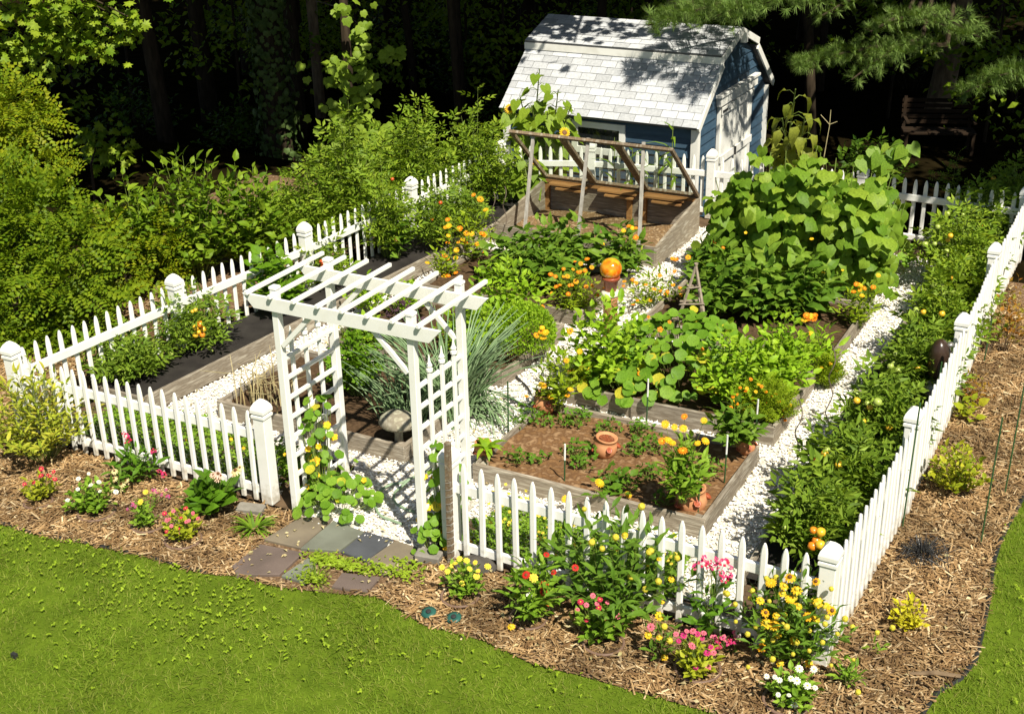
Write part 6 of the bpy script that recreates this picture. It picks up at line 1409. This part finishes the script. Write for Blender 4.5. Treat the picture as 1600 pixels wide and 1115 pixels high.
# maple at the top left
mp0 = (-7.4, 4.4, 0)
mpl = thing('maple_tree', 'maple with sunlit star shaped leaves at the top left', 'tree', mp0)
mk('trunk', MB().tube([(0, 0, -.4), (.1, 0, 2.5), (-.1, .2, 6), (0, 0, 9)], [.20, .17, .13, .08], 10), M['bark'], mpl)
P = []; mbm = MB()
for c, s, k in (((-4.88, 5.00, 3.30), .35, 90), ((-4.40, 5.20, 3.26), .35, 110), ((-4.24, 5.40, 2.97), .3, 90), ((-3.90, 5.40, 2.81), .25, 70), ((-4.69, 5.20, 2.83), .3, 70), ((-5.07, 5.00, 2.79), .3, 60), ((-3.98, 5.20, 3.50), .3, 80), ((-3.40, 5.60, 3.21), .16, 34), ((-3.08, 5.60, 3.19), .10, 20), ((-3.37, 5.60, 2.96), .10, 16), ((-5.11, 5.00, 2.37), .25, 40), ((-4.59, 5.20, 3.82), .5, 130), ((-3.54, 5.40, 3.93), .5, 130), ((-5.91, 5.20, 3.21), .5, 130)):
    c = np.array(c) - np.array(mp0); P.append(c + R.normal(0, 1, (int(k*1.25), 3)) * [s*.85, s*.85, s*.45]); mbm = MB()
    mbm.tube([(0, 0, 5.2), c*.5 + np.array([0, 0, 2.4 + .5*.5]), c], [.04, .025, .008], 4)
    mk('limb', mbm, M['bark'], mpl)
P = np.concatenate(P); a = R.uniform(0, 2*PI, len(P))
mk('crown', MB().scatter(T['maple'], P, frames(np.c_[np.cos(a), np.sin(a), np.full(len(P), -.5)], np.tile([.3, -.5, .8], (len(P), 1)), leafpos(len(P), .125), .35)), M['l_maple'], mpl)
ms0 = np.array((-5.56, 6.59, -0.20))
mps = thing('maple_sapling', 'maple sapling with few lit leaves in the dark wood at the left', 'tree', tuple(ms0))
P = []
for c, s, k in (((-6.52, 7.60, 0.70), .16, 30), ((-6.45, 7.60, 0.49), .12, 20), ((-6.39, 7.60, -0.25), .14, 22), ((-6.46, 7.60, 0.31), .1, 10), ((-6.03, 7.80, 0.43), .25, 30), ((-6.27, 7.80, 0.74), .3, 30)):
    P.append(np.array(c) - ms0 + R.normal(0, 1, (k, 3)) * [s, s, s*.6])
P = np.concatenate(P); a = R.uniform(0, 2*PI, len(P))
mk('crown', MB().scatter(T['maple'], P, frames(np.c_[np.cos(a), np.sin(a), np.full(len(P), -.5)], np.tile([.3, -.5, .8], (len(P), 1)), leafpos(len(P), .16), .35)), M['l_maple'], mps)
mk('trunk', MB().tube([(0, 0, -.2), (.05, 0, .8), tuple(np.array((-6.41, 7.60, 0.55)) - ms0)], [.03, .025, .01], 6), M['bark'], mps)

# vine clad tree and ivy trunk left of the shed
vt = (-2.92, 10.26, -0.10)
gv = thing('vine_clad_tree', 'slender trunk covered by a sunlit wild grape vine', 'tree', vt)
mk('trunk', MB().tube([(0, 0, -.4), (.03, 0, 2), (.0, .05, 4.6)], [.10, .085, .06], 8), M['bark'], gv)
v0 = np.array(vt)
for c, s, k in (((-2.22, 9.70, 2.44), .13, 12), ((-2.21, 9.70, 2.07), .12, 14), ((-2.73, 9.70, 1.82), .2, 26), ((-2.42, 9.70, 1.57), .22, 30), ((-2.39, 9.70, 1.25), .2, 26), ((-2.75, 9.70, 0.82), .22, 26), ((-2.16, 9.70, 0.77), .25, 34), ((-2.52, 9.70, 0.45), .35, 40), ((-1.74, 9.90, 2.14), .12, 14), ((-2.45, 9.80, 2.82), .15, 14), ((-3.01, 9.70, 0.29), .2, 14)):
    c = np.array(c) - v0
    for i in range(int(k*1.12)):
        p = c + R.normal(0, 1, 3) * [s, s*.7, s*.8]; nn = np.array([.45, -.75, .55]) + R.normal(0, .3, 3)
        d = np.array([R.normal(0, .5), 0, -1.]); d = d - nn*np.dot(d, nn)/np.dot(nn, nn)
        bigleaf_obj(gv, 'grape', 'l_grape', tuple(p), d, nn, R.uniform(.09, .19))
iv0 = (-5.03, 10.85, -0.50)
ivt = thing('ivy_trunk', 'dark trunk wrapped in ivy in the shade left of the vine', 'tree', iv0)
mk('trunk', MB().tube([(0, 0, -.4), (0, 0, 3), (.1, 0, 7)], [.28, .24, .18], 10), M['bark'], ivt)
n = 1500; a = R.uniform(0, 2*PI, n); zz = R.uniform(.1, 5, n); rr = .30 + np.abs(R.normal(0, .07, n))
mk('ivy', MB().scatter(T['grape'], np.c_[np.cos(a)*rr, np.sin(a)*rr, zz], frames(np.c_[R.normal(0, .3, n), R.normal(0, .3, n), np.full(n, -1.)], np.c_[np.cos(a), np.sin(a), np.full(n, .3)], leafpos(n, .10), .3)), M['l_ivy'], ivt)

# the white pine: trunk in the wood, boughs over the shed and at the upper right
pt = (5.15, 21.09, -0.60)
pn = thing('white_pine', 'white pine with pale trunk and long needled boughs at the upper right', 'tree', pt)
p0_ = np.array(pt)
mk('trunk', MB().tube([(0, 0, -.5), (.25, 0, 2.0), (.35, .1, 4.5), (.2, .2, 10)], [.30, .24, .22, .14], 10), M['paletrunk'], pn)
tufts = []; td = []; limb = MB()
def bough(a, b, n, sl, sz, droop=.1):
    a = np.array(a) - p0_; b = np.array(b) - p0_; d = norm((b - a)[None])[0]; s = norm(np.cross(d, [0, 0, 1])[None])[0]
    limb.tube([np.array([.25, .1, a[2] + 3.2]), a*.5 + np.array([.12, .05, a[2]*.5 + 1.9]), a], [.06, .055, .045], 5)
    limb.tube([a, a*.5 + b*.5 + np.array([0, 0, .12]), b], [.045, .03, .01], 5)
    for i in range(n):
        t = R.random()**.8; wdt = sl*(.35 + .65*math.sin(PI*min(1, t*.85 + .12)))
        o = R.uniform(-1, 1)
        p = a*(1-t) + b*t + s*o*wdt + np.array([0, 0, .12*math.sin(PI*t) + R.normal(0, sz)])
        tufts.append(p); td.append(d*.6 + s*o*.7 + np.array([0, 0, .45]) + R.normal(0, .25, 3))
        if i % 3 == 0: limb.tube([a*(1-t) + b*t, p], .006, 3, cap=False)
bough((4.76, 12.00, 3.15), (2.56, 10.60, 2.70), 330, .55, .09)
bough((5.10, 11.60, 3.27), (3.81, 10.20, 2.98), 240, .5, .07)
bough((3.86, 12.40, 3.19), (2.67, 11.60, 2.65), 100, .4, .07)
bough((6.20, 15.50, 1.81), (4.03, 13.60, 1.67), 190, .50, .06)
bough((5.75, 15.50, 1.89), (4.94, 14.00, 1.39), 80, .35, .06)
bough((5.38, 16.00, 2.24), (7.00, 13.60, 2.32), 110, .40, .06)
bough((5.51, 16.00, 2.13), (5.14, 14.20, 2.18), 50, .35, .06)
bough((8.20, 14.50, 1.82), (6.94, 12.80, 1.56), 140, .40, .06)
bough((8.14, 14.50, 1.61), (7.45, 13.00, 1.86), 70, .30, .05)
bough((5.01, 15.50, 2.62), (4.20, 14.00, 2.34), 34, .30, .05)
for k in range(16):
    a = R.uniform(0, 2*PI); zz = R.uniform(5.5, 11); L = R.uniform(2, 4.2)
    bough((pt[0]+.3, pt[1], zz), (pt[0]+.3+math.cos(a)*L, pt[1]+math.sin(a)*L, zz+.4), 50, .8, .1)
tufts = np.array(tufts); td = np.array(td)
mk('needles', MB().scatter(T['needle'], tufts, frames(td, np.tile([0, 0, 1.], (len(td), 1)), leafpos(len(td), .165, .2), .2)), M['l_pine'], pn)
mk('limb', limb, M['bark'], pn)

# maple limb hanging over the far end of the shed roof
ov0 = (1.2, 15.6, -.6)
ovm = thing('maple_tree', 'tall maple behind the shed with a limb over its roof', 'tree', ov0)
mk('trunk', MB().tube([(0, 0, -.4), (0, -.2, 3), (.2, -1, 7), (.3, -1.2, 11)], [.26, .22, .18, .1], 10), M['paletrunk'], ovm)
lm = MB(); lm.tube([(.2, -1, 6.6), (1.2, -3.5, 7.2), (2.3, -6.2, 6.9)], [.09, .06, .02], 6); mk('limb', lm, M['bark'], ovm)
P = np.concatenate([np.array(c) - np.array(ov0) + R.normal(0, 1, (k, 3))*[s, s, s*.5] for c, s, k in (((2.6, 10.1, 6.3), .40, 60), ((3.5, 9.9, 6.4), .30, 40), ((2.0, 10.1, 5.8), .35, 50), ((4.4, 9.9, 6.4), .25, 20), ((1.5, 10.2, 5.2), .25, 30), ((2.9, 11.9, 7), .6, 90))])
a = R.uniform(0, 2*PI, len(P))
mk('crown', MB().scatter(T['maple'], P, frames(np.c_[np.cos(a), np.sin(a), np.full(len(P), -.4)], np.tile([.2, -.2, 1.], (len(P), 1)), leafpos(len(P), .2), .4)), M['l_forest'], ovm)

# the wood: trunks with high crowns that shade its floor, coloured near black too
CMI = np.linalg.inv(np.array([CM[0], CM[1], CM[2], (0, 0, 0, 1)]))
SL = np.array([SUN.x / SUN.z, SUN.y / SUN.z])
def open_to_sun(p):
    """crowns are cut away where they would shade the garden, shed"""
    q = p[:, :2] - SL * (p[:, 2:3] - .5); q2 = p[:, :2] - SL * (p[:, 2:3] - 1.8)
    bad = ((q[:, 1] < 10.1) & (q[:, 0] > 0)) | ((q[:, 1] < 7.4) & (q[:, 0] > -3.6))
    q3 = p[:, :2] - SL * (p[:, 2:3] - 3.0); q4 = p[:, :2] - SL * (p[:, 2:3] - 2.3)
    bad |= (q3[:, 0] > .6) & (q3[:, 0] < 4.4) & (q3[:, 1] > 9.6) & (q3[:, 1] < 12.6)
    bad |= (q4[:, 0] > 2.6) & (q4[:, 0] < 8.6) & (q4[:, 1] > 12.2) & (q4[:, 1] < 16.6) & (R.random(len(p)) < .985)
    bad |= (q[:, 0] > 3.0) & (q[:, 0] < 4.2) & (q[:, 1] > 11.2) & (q[:, 1] < 13.3) & (R.random(len(p)) < .9)
    bad |= (q2[:, 0] > -.2) & (q2[:, 0] < 3.7) & (q2[:, 1] < 12.4)
    bad |= (np.hypot(q3[:, 0] + 2.4, q3[:, 1] - 9.9) < 1.0) | (np.hypot(q[:, 0] + 2.0, q[:, 1] - 9.4) < .8)
    bad |= (q2[:, 0] > -5.5) & (q2[:, 0] < -1.5) & (q2[:, 1] < 7.5)
    c = p @ CMI[:3, :3].T + CMI[:3, 3]; dz = -c[:, 2]
    low = (np.abs(c[:, 0] / dz) < .46) & (c[:, 1] / dz < .292) & (dz > 0)      # crown leaves inside the camera view are cut away
    return ~(bad | low)  # keeps only unseen leaves that leave those places sunlit
DIA = (np.array([(0, 0, 0), (.32, .5, .06), (0, 1, -.1), (-.32, .5, .06)]), [(0, 1, 2, 3)])
trees = [(-12, 9.5), (-2.2, 12.9), (-7.6, 10.6), (-9, 13.5), (-6.2, 13), (-3.2, 14.6), (-.6, 15.8), (3.6, 16.8), (9.0, 15.4), (10.4, 13.6), (12.6, 13), (-14.5, 15), (-11.5, 18), (-7.6, 18.5), (-4.4, 20), (-1, 21.2), (2.2, 22), (6.6, 21.5), (10, 20),
         (-16, 22), (-12, 25), (-8, 26), (-4, 27), (0, 28.5), (4, 29), (8, 27.5), (12, 25), (-14, 31), (-9, 33), (-3.5, 35), (2, 36), (7, 35), (-5.3, 16.2), (-7.9, 15.4), (1.2, 25), (-2.4, 18.2), (5.6, 25.3), (8.6, 17.8)]
for i, (tx_, ty_) in enumerate(trees):
    g0 = float(hgt(tx_, ty_))
    rt = thing('forest_tree', 'dark tree trunk standing in the deep shade of the wood behind the garden', 'tree', (tx_, ty_, g0), 0, 'trees of the dark wood')
    r0 = R.uniform(.08, .20); lean = R.normal(0, .25, 2)
    mk('trunk', MB().tube([(0, 0, -.3), (lean[0]*.2, lean[1]*.2, 1.6), (lean[0]*.7, lean[1]*.7, 5), (lean[0], lean[1], 11)], [r0*1.25, r0, r0*.85, r0*.4], 9), M['bark'], rt, True)
    n = 5200 if i < 19 else 3000
    oy = -3.4 if i < 11 else -1.2  # front crowns pushed forward to shade the wood
    v = norm(R.normal(0, 1, (n, 3))) * (R.random(n)[:, None] ** .45) * [3.3, 4.0, 4.2] + [1.2 if i < 11 else .4, oy, 8.6 + (i % 3)*.6]
    pw = v + [tx_, ty_, g0]; v = v[open_to_sun(pw)]; n = len(v)
    if n < 10: continue
    a = R.uniform(0, 2*PI, n)
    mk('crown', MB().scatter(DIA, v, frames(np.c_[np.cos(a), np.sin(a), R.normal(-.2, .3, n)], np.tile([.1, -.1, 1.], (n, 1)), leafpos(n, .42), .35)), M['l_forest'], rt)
n = 5200; v = norm(R.normal(0, 1, (n, 3))) * (R.random(n)[:, None] ** .45) * [4.0, 3.2, 2.4] + [3.4, .6, 8.8]  # unseen crown added to the maple to shade the wood floor
v = v[open_to_sun(v + np.array(mp0))]; n = len(v); a = R.uniform(0, 2*PI, n)
mk('added_shade_crown', MB().scatter(DIA, v, frames(np.c_[np.cos(a), np.sin(a), R.normal(-.2, .3, n)], np.tile([.1, -.1, 1.], (n, 1)), leafpos(n, .40), .35)), M['l_forest'], mpl)
# lit trunk left of the vine, with dead twigs
lt0 = (-6.91, 14.73, -0.55)
lt_ = thing('forest_tree', 'slim trunk catching a patch of sun left of the grape vine', 'tree', lt0)
mk('trunk', MB().tube([(0, 0, -.3), (0, 0, 2), (-.05, 0, 4), (0, 0, 8)], [.125, .115, .11, .08], 9), M['paletrunk'], lt_, True)
mb = MB()
for k in range(7):
    a = R.uniform(-.6, 1.2); z_ = R.uniform(2.4, 3.6); L = R.uniform(.6, 1.3)
    mb.tube([(0, 0, z_), (math.cos(a)*L*.6, -math.sin(a)*L*.4, z_ - .15), (math.cos(a)*L, -math.sin(a)*L, z_ - .55)], [.014, .009, .004], 4)
mk('dead_branch', mb, M['oldtwig'], lt_)
# understory
for i, (ux, uy, w_, h_) in enumerate([(-9.5, 17, 2.6, 1.6), (-7.0, 20.5, 3, 1.8), (-4.8, 17.4, 2.2, 1.4), (-1.4, 13.4, 1.8, 1.5), (-1.9, 16.8, 2, 1.6), (-3.8, 23.5, 3, 2), (-10.5, 22.5, 3, 2), (-.4, 18.6, 2, 1.6), (5.4, 14.2, 1.6, 1.0), (8.8, 12.6, 1.8, 1.3), (-6.3, 11.2, 1.8, 1.2), (-8.6, 10.8, 2.2, 1.6), (4.2, 23, 3, 2), (-13, 20, 3, 2), (9.6, 11.0, 1.4, 1.1)]):
    plant('woodland_shrub', 'dim leafy shrub in the shade under the trees of the wood', 'shrub', ux, uy, float(hgt(ux, uy)), w_, h_, 'quad', .13, 'l_forest', 30, 16, group='shrubs under the trees', stem='bark', t0=.4)
UN = 'understory trees of the dark wood'
for i, (ux, uy) in enumerate([(-8.2, 13.6), (-6.6, 15.8), (-9.8, 16.6), (-5.4, 18.6), (-3.2, 16.4), (-7.6, 22), (-4.2, 24.5), (-1.6, 19.6), (-11, 20), (1.2, 19.2), (4.4, 19.8), (6.6, 18.6), (8.2, 20.4), (9.6, 16.6), (3.4, 26), (7.4, 24), (-9.4, 26), (-2.2, 29), (11.2, 18.4), (-10.4, 12.6)]):
    g0 = float(hgt(ux, uy)); r = thing('understory_tree', 'dim young tree with hanging leaves among the dark trunks of the wood', 'tree', (ux, uy, g0), 0, UN)
    P = np.concatenate([R.normal(0, 1, (70, 3))*[.42, .42, .16] + [R.normal(0, 1.0), R.normal(0, 1.0), R.uniform(.7, 4.2)] for k in range(13)])
    a = R.uniform(0, 2*PI, len(P))
    mk('crown', MB().scatter(T['quad'], P, frames(np.c_[np.cos(a), np.sin(a), np.full(len(P), -.5)], np.tile([.2, -.4, .9], (len(P), 1)), leafpos(len(P), .17), .35)), M['l_maple'], r)
    mk('trunk', MB().tube([(0, 0, -.2), (.05, 0, 2), (0, .1, 4.4)], [.04, .03, .01], 6), M['bark'], r)
# bench, its shade put into a darkened wood colour
bn = thing('garden_bench', 'dark slatted wooden bench in the shade behind the back fence', 'bench', (5.94, 17.15, -0.55), .35)
for k in range(4): mk('seat_slat', MB().box((0, -.2 + k*.13, .42), (1.35, .10, .03)), M['bench'], bn)
for k in range(5): mk('back_slat', MB().box((0, .26 + k*.015, .54 + k*.10), (1.35, .025, .07)), M['bench'], bn)
for sx_ in (-.62, .62):
    mk('leg', MB().box((sx_, -.22, .21), (.06, .06, .42)), M['bench'], bn); mk('leg', MB().beam((sx_, .24, 0), (sx_, .33, 1.02), .06, .06, up=(0, 1, 0)), M['bench'], bn)
    mk('armrest', MB().box((sx_, .0, .63), (.06, .52, .03)), M['bench'], bn)
